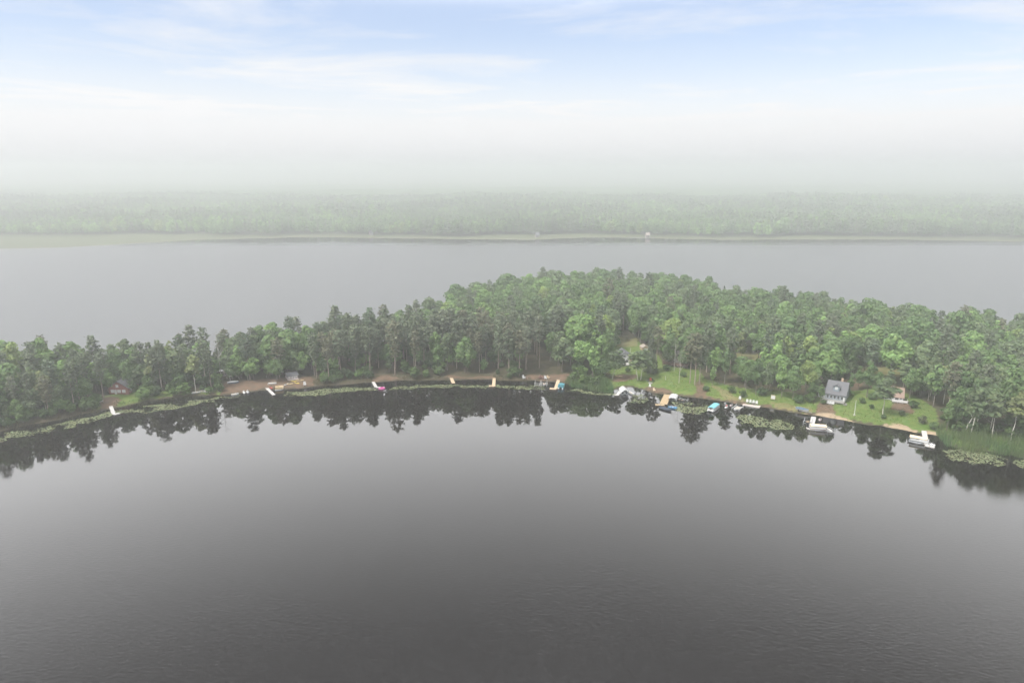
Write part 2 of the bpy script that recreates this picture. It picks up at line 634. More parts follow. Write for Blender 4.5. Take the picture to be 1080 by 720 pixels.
def crown_broad(seed, h=17., rad=4.2, nl=16, per=46, size=.50, base=.30):
    r = np.random.default_rng(seed)
    C, N, S, T = [], [], [], []
    for i in range(nl):
        u = unit(1, r)[0]
        q = r.uniform(.45, .86)
        if i == 0:
            u, q = np.array([0, 0, 1.]), .8
        zc = (base + (1 - base) * .52) * h
        rz_ = (1 - base) * .5 * h
        c = np.array([u[0] * rad * q, u[1] * rad * q, zc + u[2] * rz_ * q])
        lr = rad * r.uniform(.34, .52) * (1.1 - .25 * max(u[2], 0))
        n = int(per * (lr / (rad * .43)) ** 2)
        d = unit(n, r)
        d[:, 2] = np.where(d[:, 2] < -.35, -d[:, 2], d[:, 2])
        rr_ = lr * r.uniform(.78, 1.08, n)
        C.append(c + d * rr_[:, None] * np.array([1, 1, .85]))
        N.append(d + r.normal(0, .45, (n, 3)) + np.array([0, 0, .35]))
        S.append(r.uniform(.7, 1.35, n) * size)
        T.append(np.full(n, r.uniform(.82, 1.2)) * r.uniform(.78, 1.22, n))
    # loose inner twigs so the crown is not a shell
    n = nl * 9
    d = unit(n, r) * (r.uniform(0, 1, n) ** .5)[:, None]
    C.append(np.array([0, 0, (base + (1 - base) * .5) * h]) + d * np.array([rad * .8, rad * .8, (1 - base) * .46 * h]))
    N.append(unit(n, r))
    S.append(r.uniform(.7, 1.3, n) * size)
    T.append(r.uniform(.8, 1.1, n))
    return np.concatenate(C), np.concatenate(N), np.concatenate(S), np.concatenate(T)


def crown_pine(seed, h=24., rad=2.9, size=.42, base=.42, dens=1.0):
    r = np.random.default_rng(seed)
    C, N, S, T = [], [], [], []
    z = base * h
    while z < h * .985:
        f = (z / h - base) / (1 - base)
        prof = (.5 + .5 * min(1, f / .3)) * math.sqrt(max(0, 1 - (max(0, f - .3) / .72) ** 2))
        nb = r.integers(4, 7)
        a0 = r.uniform(0, 6.28)
        for k in range(nb):
            if r.uniform() < .16 + .25 * max(0, .3 - f):
                continue
            a = a0 + k * 6.283 / nb + r.normal(0, .3)
            ln = rad * prof * r.uniform(.6, 1.15)
            rise = r.uniform(-.05, .3) * ln * (.4 + f)
            n = max(3, int(9 * dens * ln / rad * 1.6))
            t = r.uniform(.35, 1.0, n)
            cen = np.stack([np.cos(a) * ln * t, np.sin(a) * ln * t, z + rise * t ** 1.5], 1)
            cen += r.normal(0, .27, (n, 3)) * np.array([1, 1, .55])
            C.append(cen)
            nn = np.tile(np.array([np.cos(a) * .45, np.sin(a) * .45, 1.0]), (n, 1)) + r.normal(0, .5, (n, 3))
            N.append(nn)
            S.append(r.uniform(.7, 1.3, n) * size)
            T.append(np.full(n, r.uniform(.82, 1.18)) * r.uniform(.85, 1.15, n))
        z += r.uniform(.55, .95)
    n = 14
    C.append(np.array([0, 0, h - .7]) + r.normal(0, .3, (n, 3)) * np.array([1, 1, 1.6]))
    N.append(unit(n, r) + np.array([0, 0, .4]))
    S.append(r.uniform(.7, 1.1, n) * size * .8)
    T.append(r.uniform(.9, 1.15, n))
    return np.concatenate(C), np.concatenate(N), np.concatenate(S), np.concatenate(T)


def crown_spruce(seed, h=18., rad=2.6, size=.38, base=.08):
    r = np.random.default_rng(seed)
    C, N, S, T = [], [], [], []
    z = base * h
    while z < h * .99:
        f = (z / h - base) / (1 - base)
        ln0 = rad * (1 - f) ** .85 + .15
        n = max(5, int(46 * (ln0 / rad)))
        a = r.uniform(0, 6.283, n)
        ln = ln0 * r.uniform(.55, 1.1, n)
        C.append(np.stack([np.cos(a) * ln, np.sin(a) * ln, z - ln * .28 + r.normal(0, .15, n)], 1))
        N.append(np.stack([np.cos(a) * .7, np.sin(a) * .7, np.full(n, .9)], 1) + r.normal(0, .35, (n, 3)))
        S.append(r.uniform(.7, 1.25, n) * size)
        T.append(r.uniform(.82, 1.18, n))
        z += r.uniform(.55, .8)
    return np.concatenate(C), np.concatenate(N), np.concatenate(S), np.concatenate(T)


def crown_bare(seed, h=20., rad=3.4):
    """fine twigs of a leafless tree, as thin slivers"""
    r = np.random.default_rng(seed)
    n = 260
    d = unit(n, r) * (r.uniform(.35, 1, n) ** .6)[:, None]
    C = np.array([0, 0, .72 * h]) + d * np.array([rad, rad, .28 * h])
    N = np.cross(d + r.normal(0, .2, (n, 3)), unit(n, r))
    return C, N, r.uniform(.12, .3, n), r.uniform(.8, 1.2, n)


def trunk_mesh(seed, kind, h):
    r = random.Random(seed)
    mb = MB()
    br = {'pine': .26, 'broad': .26, 'birch': .15, 'spruce': .2, 'dead': .22}[kind]
    top = {'pine': .97, 'broad': .72, 'birch': .85, 'spruce': .95, 'dead': .96}[kind]
    n = 5
    p = Vector((0, 0, -.6))
    pts = [p]
    lx, ly = r.uniform(-.4, .4), r.uniform(-.4, .4)
    for i in range(1, n + 1):
        t = i / n
        pts.append(Vector((lx * t * t * (1.6 if kind != 'spruce' else .2) + r.uniform(-.12, .12), ly * t * t * (1.6 if kind != 'spruce' else .2) + r.uniform(-.12, .12), h * top * t)))
    for i in range(n):
        mb.tube(pts[i], pts[i + 1], br * (1 - i / n * .82), br * (1 - (i + 1) / n * .82), 6)
    nl = {'pine': 12, 'broad': 6, 'birch': 5, 'spruce': 0, 'dead': 15}[kind]
    for k in range(nl):
        t = r.uniform(.34, .9) if kind != 'dead' else r.uniform(.3, .98)
        i = min(int(t * n), n - 1)
        q = pts[i].lerp(pts[i + 1], t * n - i)
        a = r.uniform(0, 6.28)
        if kind == 'pine':
            ln, up = r.uniform(1.2, 2.4), r.uniform(-.1, .35)
        elif kind == 'dead':
            ln, up = (1.25 - t) * r.uniform(3.2, 5.0), r.uniform(.4, 1.2)
        else:
            ln, up = r.uniform(2, 3.4), r.uniform(.5, 1.3)
        e = q + Vector((math.cos(a), math.sin(a), up)) * ln * .75
        rr_ = br * (1 - t * .8) * .42
        mb.tube(q, e, rr_, rr_ * .35, 4)
        if kind in ('dead', 'broad', 'birch'):
            for j in range(3 if kind == 'dead' else 1):
                a2 = a + r.uniform(-.8, .8)
                s = q.lerp(e, r.uniform(.4, .9))
                mb.tube(s, s + Vector((math.cos(a2), math.sin(a2), r.uniform(.3, 1.2))) * ln * .4, rr_ * .45, rr_ * .15, 4)
    me = bpy.data.meshes.new('trunk')
    me.from_pydata(mb.v, [], mb.f)
    me.update()
    return me, mb


GREEN = {
    'broad': (.134, .212, .076), 'birch': (.150, .198, .094), 'pine': (.146, .180, .108), 'spruce': (.060, .080, .048), 'bush': (.085, .135, .045), 'dead': (.30, .27, .23)}
VAR = {}


def make_variant(kind, i):
    seed = hash((kind, i)) % 99991 if False else {'pine': 100, 'broad': 200, 'birch': 300, 'spruce': 400, 'bush': 500, 'dead': 600}[kind] + i
    r = np.random.default_rng(seed + 5000)
    if kind == 'pine':
        h = 24.
        cr_ = crown_pine(seed, h, r.uniform(2.7, 3.7), .38, r.uniform(.34, .52), 1.45)
    elif kind == 'broad':
        h = 17.
        big = (2.8, 3.1, 3.4, 3.7, 4.0, 4.3, 4.6, 5.0, 5.6)[i]
        cr_ = crown_broad(seed, h, big, int(13 + big * 2.2 + r.integers(0, 4)), int(58 * (big / 4.2) ** 1.6), .41, r.uniform(.2, .32))
    elif kind == 'birch':
        h = 16.
        cr_ = crown_broad(seed, h, r.uniform(2.6, 3.2), 14, 36, .42, r.uniform(.32, .42))
    elif kind == 'spruce':
        h = 18.
        cr_ = crown_spruce(seed, h, r.uniform(2.2, 2.9))
    elif kind == 'bush':
        h = 3.
        cr_ = crown_broad(seed, h, 1.75, 9, 26, .30, .02)
    else:
        h = 18.
        cr_ = crown_bare(seed, h)
    C, N, S, T = cr_
    v = quads(C, N, S, np.random.default_rng(seed + 9))
    if kind == 'dead':
        v = v.reshape(-1, 4, 3)
        v[:, 1] = v[:, 0] + (v[:, 1] - v[:, 0]) * .12
        v[:, 2] = v[:, 3] + (v[:, 2] - v[:, 3]) * .12
        v = v.reshape(-1, 3)
    hue = np.random.default_rng(seed + 3).normal(0, .05, (len(T), 1)) * np.array([[1.2, .2, -.6]])
    tint = np.repeat(np.clip(np.array(GREEN[kind])[None] * T[:, None] * (1 + hue), .005, .9), 4, 0)
    Qd = np.arange(len(v)).reshape(-1, 4)
    me = np_mesh('crown', v, Qd, [LEAF if kind != 'dead' else LEAF], tint)
    if kind == 'bush':
        tm, tb = None, MB()
        rr = random.Random(seed)
        for k in range(5):
            a = rr.uniform(0, 6.28)
            tb.tube((0, 0, -.3), (math.cos(a) * .9, math.sin(a) * .9, rr.uniform(1.2, 2.2)), .06, .02, 4)
        tm = bpy.data.meshes.new('stem')
        tm.from_pydata(tb.v, [], tb.f)
        tm.update()
    else:
        tm, tb = trunk_mesh(seed, kind, h)
    tm.materials.append({'pine': BARK_PINE, 'broad': BARK_GREY, 'birch': BARK_WHITE, 'spruce': BARK_GREY, 'bush': BARK_GREY, 'dead': DEADWOOD}[kind])
    VAR[kind, i] = dict(h=h, crown=me, trunk=tm, cv=v, ct=tint, tv=np.array(tb.v), tf=tb.f, rad=float(np.hypot(C[:, 0], C[:, 1]).max()), zmid=float((C[:, 2].max() + C[:, 2].min()) / 2), zr=float((C[:, 2].max() - C[:, 2].min()) / 2))


NV = {'pine': 9, 'broad': 9, 'birch': 4, 'spruce': 4, 'bush': 4, 'dead': 3}
for k_, n_ in NV.items():
    for i_ in range(n_):
        make_variant(k_, i_)

TONES = {
    'broad': {'mid-green': (1, 1, 1), 'bright-green': (1.38, 1.38, 1.25), 'dark-green': (.82, .84, .86), 'yellow-green': (1.55, 1.30, 1.1), 'grey-green': (1.08, .92, 1.25)},
    'pine': {'grey-green': (1, 1, 1), 'brownish': (1.16, .97, .98), 'dark-green': (.84, .92, .92), 'pale-grey': (1.28, 1.2, 1.3)},
    'birch': {'light-green': (1, 1, 1), 'mid-green': (.8, .85, .85), 'yellow-green': (1.25, 1.12, .95)},
    'spruce': {'dark-green': (1, 1, 1), 'grey-green': (1.3, 1.2, 1.25)},
    'bush': {'bright-green': (1.25, 1.3, 1.0), 'mid-green': (1, 1, 1), 'dark-green': (.7, .75, .8), 'grey': (1.5, 1.1, 1.6)},
    'dead': {'grey': (1, 1, 1), 'brownish': (.8, .68, .6), 'whitish': (1.5, 1.5, 1.5)},
}
NAME = {'pine': ('pine_tree', 'pine', 'pines', 'pine tree'), 'broad': ('broadleaf_tree', 'leafy tree', 'leafy trees', 'leafy tree'), 'birch': ('birch_tree', 'birch', 'birches', 'birch tree'),
        'spruce': ('spruce_tree', 'spruce', 'spruces', 'spruce tree'), 'dead': ('bare_tree', 'bare tree', 'bare trees', 'bare tree'), 'bush': ('shrub', 'shrub', 'shrubs', 'shrub')}


def place_tree(kind, i, loc, h, wid, rz, tone, label, group=None, lean=(0, 0), jit=1.0):
    v = VAR[kind, i]
    nm = NAME[kind]
    t = thing(nm[0], label, nm[3], loc, rz, group)
    t.rotation_euler = (lean[0], lean[1], rz)
    t.scale = (h / v['h'] * wid, h / v['h'] * wid, h / v['h'])
    a = bpy.data.objects.new('trunk' if kind != 'bush' else 'stem', v['trunk'])
    a.parent = t
    COL.objects.link(a)
    c = bpy.data.objects.new('crown', v['crown'])
    c.parent = t
    tc = TONES[kind][tone]
    c.color = (tc[0] * jit, tc[1] * jit, tc[2] * jit, 1)
    COL.objects.link(c)
    return t


# hand placed trees: kind, variant, base px, base py, height, width, tone, lean, label
HAND = [
    ('birch', 0, 646, 399, 13, 1.6, 'mid-green', (0, R(13)), 'pale-trunked birch leaning over the lawn beside the yellow kayak'),
    ('birch', 1, 672.5, 401, 13, 1.7, 'light-green', (0, R(-7)), 'thin birch leaning left, of the pair in front of the white-walled cottage'),
    ('birch', 2, 675.5, 400.5, 13.5, 1.7, 'mid-green', (0, R(6)), 'thin birch leaning right, of the pair in front of the white-walled cottage'),
    ('dead', 0, 716, 404, 15.5, .8, 'whitish', (0, 0), 'whitish bare tree standing on the lawn before the red-brown deck'),
    ('dead', 1, 711, 391, 16, .8, 'grey', (0, 0), 'grey bare tree rising behind the whitish one by the red-brown deck'),
    ('pine', 0, 727.5, 404, 22, 1.05, 'brownish', (0, 0), 'brownish tall pine nearest the whitish bare tree on the lawn'),
    ('pine', 1, 732.5, 406, 23, 1.05, 'brownish', (0, 0), 'brownish tall pine in the middle of the lawn-edge trio'),
    ('pine', 2, 737.5, 405, 22, 1.0, 'grey-green', (0, 0), 'grey-green tall pine ending the lawn-edge trio beside the dirt path'),
    ('broad', 0, 751, 407, 8.5, .95, 'bright-green', (0, 0), 'small bright-green young tree on the lawn right of the dirt path'),
    ('broad', 1, 764, 404, 15, .95, 'dark-green', (0, 0), 'round dark-green tree just behind the small young lawn tree'),
    ('broad', 2, 786, 415, 14, .75, 'mid-green', (0, 0), 'mid-green tree at the lawn edge above the concrete patio'),
    ('broad', 3, 797, 416, 15, .8, 'dark-green', (0, 0), 'dark-green tree at the lawn edge above the concrete patio'),
    ('broad', 4, 808, 416, 13.5, .8, 'grey-green', (0, 0), 'grey-green tree behind the white sign board'),
    ('broad', 5, 824, 419, 13, .8, 'bright-green', (0, 0), 'bright-green tree just right of the white sign board'),
    ('broad', 6, 836, 421, 13.5, .85, 'mid-green', (0, 0), 'mid-green tree above the tarp-covered boat'),
    ('broad', 7, 849, 418, 14.5, .8, 'yellow-green', (0, 0), 'yellow-green tree between the tarp-covered boat and the grey house'),
    ('broad', 8, 857, 413, 12, .7, 'bright-green', (0, 0), 'bright-green slim tree hugging the side of the grey house'),
    ('broad', 1, 914, 419, 14.5, 1.05, 'dark-green', (0, 0), 'dark-green dense tree standing between the two lawn houses'),
    ('broad', 3, 924, 421, 11, 1.0, 'mid-green', (0, 0), 'mid-green shorter tree beside the dark one between the lawn houses'),
    ('broad', 6, 959, 420, 12, .9, 'mid-green', (0, 0), 'mid-green tree leaning over the far side of the brown-roofed house'),
    ('broad', 0, 937, 416, 11, .9, 'grey-green', (0, 0), 'grey-green tree just behind the brown-roofed house'),
    ('broad', 4, 905, 411, 10, .8, 'mid-green', (0, 0), 'mid-green tree between the dirt drive and the dark dense tree'),
    ('broad', 0, 865, 425.5, 8, .85, 'mid-green', (0, 0), 'small mid-green tree at the near corner of the grey house'),
    ('broad', 1, 896.5, 416, 9, .8, 'dark-green', (0, 0), 'small dark-green tree against the side wall of the grey house'),
    ('birch', 3, 931, 438, 14, 1.5, 'mid-green', (0, 0), 'thin pale-trunked tree alone on the lawn before the brown-roofed house'),
    ('pine', 4, 236.5, 393, 18.5, 1.1, 'grey-green', (0, 0), 'grey-green pine just behind the pale-roofed shed'),
    ('broad', 3, 243, 392.5, 15.5, .9, 'mid-green', (0, 0), 'mid-green leafy tree just behind the pale-roofed shed'),
    ('broad', 0, 239.5, 393.2, 8.5, 1.2, 'dark-green', (0, 0), 'low dark-green tree filling the gap behind the pale-roofed shed'),
    ('broad', 1, 246.5, 394, 8, 1.2, 'mid-green', (0, 0), 'low mid-green tree between the pale-roofed shed and the blue-grey boat'),
    ('broad', 7, 250, 393.5, 16, .9, 'grey-green', (0, 0), 'grey-green leafy tree behind the blue-grey parked boat'),
    ('pine', 7, 109, 419.5, 18.5, .9, 'grey-green', (0, 0), 'grey-green pine standing beside the slope at the near side of the red cabin'),
    ('broad', 2, 136, 414, 13, .8, 'mid-green', (0, 0), 'mid-green leafy tree on the far side of the red cabin'),
    ('broad', 5, 129, 408.5, 15, .9, 'dark-green', (0, 0), 'dark-green leafy tree rising behind the red cabin roof'),
    ('dead', 1, 233, 398, 21, .75, 'brownish', (0, 0), 'brownish leafless tree poking above the skyline behind the brown beach'),
    ('dead', 2, 757, 372, 17, .6, 'grey', (0, 0), 'grey dead snag standing in the forest above the dirt path'),
    ('dead', 2, 765, 374, 12, .7, 'grey', (0, 0), 'shorter grey dead snag beside the taller one above the dirt path'),
    ('dead', 0, 1000, 406, 15, .6, 'grey', (0, 0), 'grey dead tree in the forest behind the reed bed'),
    ('spruce', 0, 686, 393, 19, 1.1, 'grey-green', (0, 0), 'grey-green pointed spruce between the cottage and the red-brown deck'),
    ('pine', 3, 692, 389, 20, 1.15, 'brownish', (0, 0), 'brownish broad pine just behind the pointed spruce by the lawn'),
    ('birch', 0, 1017, 457, 17, 1.1, 'light-green', (0, R(16)), 'white-trunked birch leaning right behind the reeds, first of the leaning pair'),
    ('birch', 1, 1023, 459, 17, 1.1, 'mid-green', (0, R(8)), 'white-trunked birch behind the reeds, second of the leaning pair'),
    ('birch', 2, 1046, 461, 16, 1.1, 'light-green', (0, R(-3)), 'white-trunked upright birch at the middle of the reed bed'),
    ('birch', 3, 1066, 464, 17, 1.1, 'yellow-green', (0, R(5)), 'white-trunked birch at the far end of the reed bed'),
    ('broad', 2, 998, 455, 12, .75, 'mid-green', (0, 0), 'mid-green tree where the lawn meets the reed bed'),
    ('broad', 5, 1008, 452, 13.5, .8, 'dark-green', (0, 0), 'dark-green tree just behind the start of the reeds'),
    ('pine', 5, 757, 372.5, 1, 1, 'grey-green', (0, 0), None),
]
HAND = [h_ for h_ in HAND if h_[8]]

# rectangles in the photo that nearer crowns must leave open: houses, clearings
CLEAR = [(113, 396, 138, 417), (861, 395, 893, 428), (936, 409, 960, 428), (650, 370, 668, 387), (701, 369, 714, 390), (655, 357, 668, 366), (770, 372, 800, 379),
         (908, 387, 948, 396), (892, 400, 905, 410), (677, 361, 684, 369), (236, 386, 247, 404), (302, 391, 316, 400), (564, 360, 574, 366)]

trees = []   # dict(kind, var, x, y, z, h, wid, tone)
SP = 4.2
gx, gy = np.meshgrid(np.arange(-560, 640, SP), np.arange(150, 640, SP))
cx = (gx + rng.uniform(-.42, .42, gx.shape) * SP).ravel()
cy = (gy + rng.uniform(-.42, .42, gx.shape) * SP).ravel()
cpts = np.stack([cx, cy], 1)
ch, cs = height(cpts)
ok = cs > 3.0
cpts, ch, cs = cpts[ok], ch[ok], cs[ok]
bpx, bpy_, bf = P(cpts[:, 0], cpts[:, 1], ch)
ok = (bpx > -190) & (bpx < 1270) & (bpy_ < 640)
cpts, ch, cs, bpx, bpy_, bf = [a[ok] for a in (cpts, ch, cs, bpx, bpy_, bf)]
inlawn = px_mask(bpx, bpy_, LAWN + DIRT + SAND + DRY[:3])
dfr = seg_dist(cpts, FRONT, False)
dbk = seg_dist(cpts, BACK, False)
patch = vnoise(cpts[:, 0], cpts[:, 1], 26, 21)
patch2 = vnoise(cpts[:, 0], cpts[:, 1], 11, 31)
used = []
hand_xy = [L(h_[2], h_[3]) for h_ in HAND]
order = rng.permutation(len(cpts))
taken = np.zeros((0, 3))
tk = [(v_.x, v_.y, 3.4) for v_ in hand_xy]
cell = {}


def near_taken(x, y, r_):
    ix, iy = int(x // 8), int(y // 8)
    for a in (-1, 0, 1):
        for b_ in (-1, 0, 1):
            for (u, v_, w_) in cell.get((ix + a, iy + b_), ()):
                if (u - x) ** 2 + (v_ - y) ** 2 < (r_ + w_) ** 2:
                    return True
    return False


def take(x, y, r_):
    cell.setdefault((int(x // 8), int(y // 8)), []).append((x, y, r_))


for t_ in tk:
    take(*t_)
for i in order:
    if inlawn[i]:
        continue
    x, y, z, px, py = cpts[i, 0], cpts[i, 1], ch[i], bpx[i], bpy_[i]
    d, db = dfr[i], dbk[i]
    u = rnd.random()
    if px < 335:
        kind = 'pine' if u < (.78 if d < 13 else .2) else ('birch' if u > .93 else 'broad')
    elif px < 632:
        if d < 22 + 26 * patch[i]:
            kind = 'pine' if u < .9 - .75 * (vnoise(x, y, 30, 77) > .52) else ('broad' if u < .96 else 'spruce')
        else:
            kind = 'broad' if u < .93 else ('pine' if u < .965 else 'birch')
    elif px < 985:
        kind = 'broad' if u < .90 else ('pine' if u < .94 else ('birch' if u < .975 else 'spruce'))
        if d < 18 and px < 860:
            continue
    else:
        kind = 'birch' if (u < .35 and d < 40) else ('broad' if u < .9 else 'pine')
        if d < 13:
            continue
    if db < 16 and px > 380 and rnd.random() < .06:
        kind = 'pine'
    wid = rnd.uniform(.85, 1.15)
    vi = rnd.randrange(NV[kind]) if kind != 'broad' or px > 420 else rnd.randrange(6)
    rr0 = {'pine': 2.15 if d < 16 else 1.9, 'broad': .53 * wid * VAR['broad', vi]['rad'] if kind == 'broad' else 0, 'birch': 1.9, 'spruce': 1.9}[kind]
    if near_taken(x, y, rr0 * .92):
        continue
    h = {'pine': rnd.gauss(21.0 if d < 20 else 22.0, 1.8), 'broad': rnd.gauss(16.2, 1.7) * (.90 + .025 * vi), 'birch': rnd.gauss(15.5, 1.4), 'spruce': rnd.gauss(17, 2)}[kind]
    if px < 345:
        h = rnd.gauss(17.6, 1.6) * (1 + .1 * min(1, d / 30)) if kind == 'pine' else h * 1.06
    if kind == 'pine' and px > 380 and db < 25:
        h *= .84
    if cs[i] < 5.5 and kind == 'broad':
        h *= .8
    v = VAR[kind, vi]
    s_ = h / v['h']
    kx, ky, kf = P(x, y, z + v['zmid'] * s_)
    rx, ry = v['rad'] * s_ * wid * F / kf, v['zr'] * s_ * .97 * F / kf
    bad = False
    for (x0, y0, x1, y1) in CLEAR:
        if py > y1 - 3 and kx + rx * .8 > x0 and kx - rx * .8 < x1 and ky - ry < y1 and ky + ry * .9 > y0:
            bad = True
            break
    if bad:
        continue
    take(x, y, rr0)
    w2 = patch2[i] * .6 + rnd.random() * .4
    if kind == 'broad':
        tone = 'dark-green' if w2 < .26 else ('mid-green' if w2 < .52 else ('grey-green' if w2 < .64 else ('bright-green' if w2 < .84 else 'yellow-green')))
    elif kind == 'pine':
        tone = 'brownish' if w2 < .36 else ('grey-green' if w2 < .68 else ('pale-grey' if w2 < .78 else 'dark-green'))
    elif kind == 'birch':
        tone = rnd.choice(('light-green', 'mid-green', 'yellow-green'))
    else:
        tone = rnd.choice(('dark-green', 'grey-green'))
    trees.append(dict(kind=kind, var=vi, x=x, y=y, z=z, h=h, wid=wid, tone=tone, px=kx, py=ky, rx=rx, ry=ry, f=kf, d=d, db=db, rz=rnd.uniform(0, 6.28), jit=rnd.uniform(.86, 1.16)))

# which trees show largest: paint crowns front to back, count what stays visible
canvas = np.zeros((Hh, W), bool)
trees.sort(key=lambda t: t['f'])
for t in trees:
    x0, x1 = int(max(t['px'] - t['rx'], 0)), int(min(t['px'] + t['rx'] + 1, W - 1))
    y0, y1 = int(max(t['py'] - t['ry'], 0)), int(min(t['py'] + t['ry'] + 1, Hh - 1))
    t['vis'] = 0
    if x1 <= x0 or y1 <= y0:
        continue
    yy, xx = np.mgrid[y0:y1, x0:x1]
    e = ((xx - t['px']) / t['rx']) ** 2 + ((yy - t['py']) / t['ry']) ** 2 < .85
    sub = canvas[y0:y1, x0:x1]
    t['vis'] = int((e & ~sub).sum())
    sub |= e
quota = {'pine': 270, 'broad': 268, 'birch': 45, 'spruce': 25}
ind = []
for k_ in quota:
    c_ = sorted((t for t in trees if t['kind'] == k_ and t['vis'] > 9), key=lambda t: -t['vis'])[:quota[k_]]
    ind += c_
ids = {id(t) for t in ind}
rest = [t for t in trees if id(t) not in ids]

ZONES = [(112, 'left of the red cabin'), (170, 'beside the red cabin'), (235, 'right of the red cabin'), (335, 'above the yellow kayaks'), (440, 'by the pink float'), (540, 'near the two plain docks'),
         (640, 'near the teal boat dock'), (735, 'around the white-walled cottage'), (860, 'above the turquoise canopy boat'), (925, 'behind the grey house'), (990, 'around the brown-roofed house'), (9999, 'behind the reed bed')]
ORD = 'first second third fourth fifth sixth seventh eighth ninth tenth eleventh twelfth thirteenth fourteenth fifteenth sixteenth seventeenth eighteenth nineteenth twentieth twenty-first twenty-second twenty-third twenty-fourth twenty-fifth twenty-sixth twenty-seventh twenty-eighth twenty-ninth thirtieth'.split()
cls = {}
for t in ind:
    zone = next(ph for lim, ph in ZONES if t['px'] < lim)
    row = 'in the front row' if t['d'] < 13 else ('on the forest skyline' if t['db'] < 15 else ('just behind the front' if t['d'] < 40 else 'deep in the forest'))
    cls.setdefault((t['kind'], t['tone'], row, zone), []).append(t)
GRP = {'pine': 'pines on the peninsula', 'broad': 'leafy trees on the peninsula', 'birch': 'birches on the peninsula', 'spruce': 'spruces on the peninsula'}
for (kind, tone, row, zone), lst in cls.items():
    lst.sort(key=lambda t: t['px'])
    for n_, t in enumerate(lst):
        if len(lst) == 1:
            lab = f'{tone} {NAME[kind][1]} {row} {zone}'
        else:
            lab = f'{ORD[min(n_, 29)]} from left of {tone} {NAME[kind][2]} {row} {zone}'
        place_tree(kind, t['var'], (t['x'], t['y'], t['z']), t['h'], t['wid'], t['rz'], tone, lab, GRP[kind], (rnd.gauss(0, .018), rnd.gauss(0, .018)), t['jit'])
for h_ in HAND:
    kind, vi, px, py, hgt, wid, tone, lean, lab = h_
    place_tree(kind, vi, L(px, py), hgt, wid, rnd.uniform(0, 6.28) if lean == (0, 0) else 0, tone, lab, None, lean)


def merge_trees(name, lst, label, trunks=True, lod=None):
    Vs, Ts, Qs, Ms = [], [], [], []
    b = 0
    for t in lst:
        v = (lod or VAR)[t['kind'], t['var']]
        s = t['h'] / v['h']
        c, sn = math.cos(t['rz']), math.sin(t['rz'])
        tc = np.array(TONES[t['kind']][t['tone']]) * t['jit']

        def tf(A):
            A = A * np.array([s * t['wid'], s * t['wid'], s])
            return np.stack([A[:, 0] * c - A[:, 1] * sn + t['x'], A[:, 0] * sn + A[:, 1] * c + t['y'], A[:, 2] + t['z']], 1)
        cv = tf(v['cv'])
        Vs.append(cv)
        Ts.append(v['ct'] * tc)
        Qs.append(np.arange(len(cv)).reshape(-1, 4) + b)
        Ms.append(np.zeros(len(cv) // 4, int))
        b += len(cv)
        if trunks:
            # trunk: its side quads only
            f4 = np.array([f for f in v['tf'] if len(f) == 4 and max(f) < 60 + 0 * len(f)])
            n_ = f4.max() + 1
            tv = tf(v['tv'][:n_])
            Vs.append(tv)
            Ts.append(np.full((n_, 3), .1))
            Qs.append(f4 + b)
            Ms.append(np.full(len(f4), {'pine': 1, 'broad': 2, 'birch': 3, 'spruce': 2}[t['kind']]))
            b += n_
    me = np_mesh(name, np.concatenate(Vs), np.concatenate(Qs), [LEAF, BARK_PINE, BARK_GREY, BARK_WHITE], np.concatenate(Ts), np.concatenate(Ms))
    o = bpy.data.objects.new(name, me)
    COL.objects.link(o)
    tag(o, label, kind='stuff')
    return o


for i in range(3600):
    j = rnd.randrange(len(cpts))
    if inlawn[j] or dfr[j] < 6 or (345 < bpx[j] < 632 and (dfr[j] > 60 or rnd.random() < .75)) or (bpx[j] >= 632 and (dfr[j] > 130 or rnd.random() < .35)) or bpx[j] > 985:
        continue
    x, y = cpts[j, 0] + rnd.uniform(-2, 2), cpts[j, 1] + rnd.uniform(-2, 2)
    kx, ky, kf = P(x, y, ch[j] + 4)
    if any(bpy_[j] > y1 - 4 and x0 - 6 < kx < x1 + 6 and y0 < ky + 8 and ky - 12 < y1 for (x0, y0, x1, y1) in CLEAR):
        continue
    rest.append(dict(kind='broad', var=rnd.randrange(NV['broad']), x=x, y=y, z=ch[j] - .8, h=rnd.uniform(6, 11.5), wid=rnd.uniform(1.0, 1.4), rz=rnd.uniform(0, 6), tone=rnd.choice(('mid-green', 'dark-green', 'grey-green', 'bright-green')), jit=rnd.uniform(.8, 1.1)))
merge_trees('forest', rest, 'dense mixed forest filling the peninsula behind the front trees')

# shrubs along the water's edge and lawn
shr = []
for i in range(1700):
    px = rnd.uniform(-120, 1140)
    band = (px < 104) or (140 < px < 235) or (328 < px < 392) or (425 < px < 470) or (523 < px < 550) or (600 < px < 645) or (px > 990)
    if not band:
        continue
    py = np.interp(px, [p[0] for p in FRONT_PX], [p[1] for p in FRONT_PX]) - abs(rnd.gauss(3.0, 4.5)) - 2
    if px > 985:
        py -= 14
    v_ = L(px, py)
    if v_.z < .35 or any((v_.x - s[0].x) ** 2 + (v_.y - s[0].y) ** 2 < 7 for s in shr):
        continue
    if any(x0 - 2 < px < x1 + 2 and y0 < py - 3 < y1 + 6 for (x0, y0, x1, y1) in CLEAR):
        continue
    if px_mask(np.array([px]), np.array([py]), DIRT)[0]:
        continue
    shr.append((v_, px, rnd.choice(('bright-green', 'mid-green', 'mid-green', 'dark-green')), rnd.uniform(2.0, 4.4)))
    if len(shr) > 135:
        break
scl = {}
for s in shr:
    zone = next(ph for lim, ph in ZONES if s[1] < lim)
    scl.setdefault((s[2], zone), []).append(s)
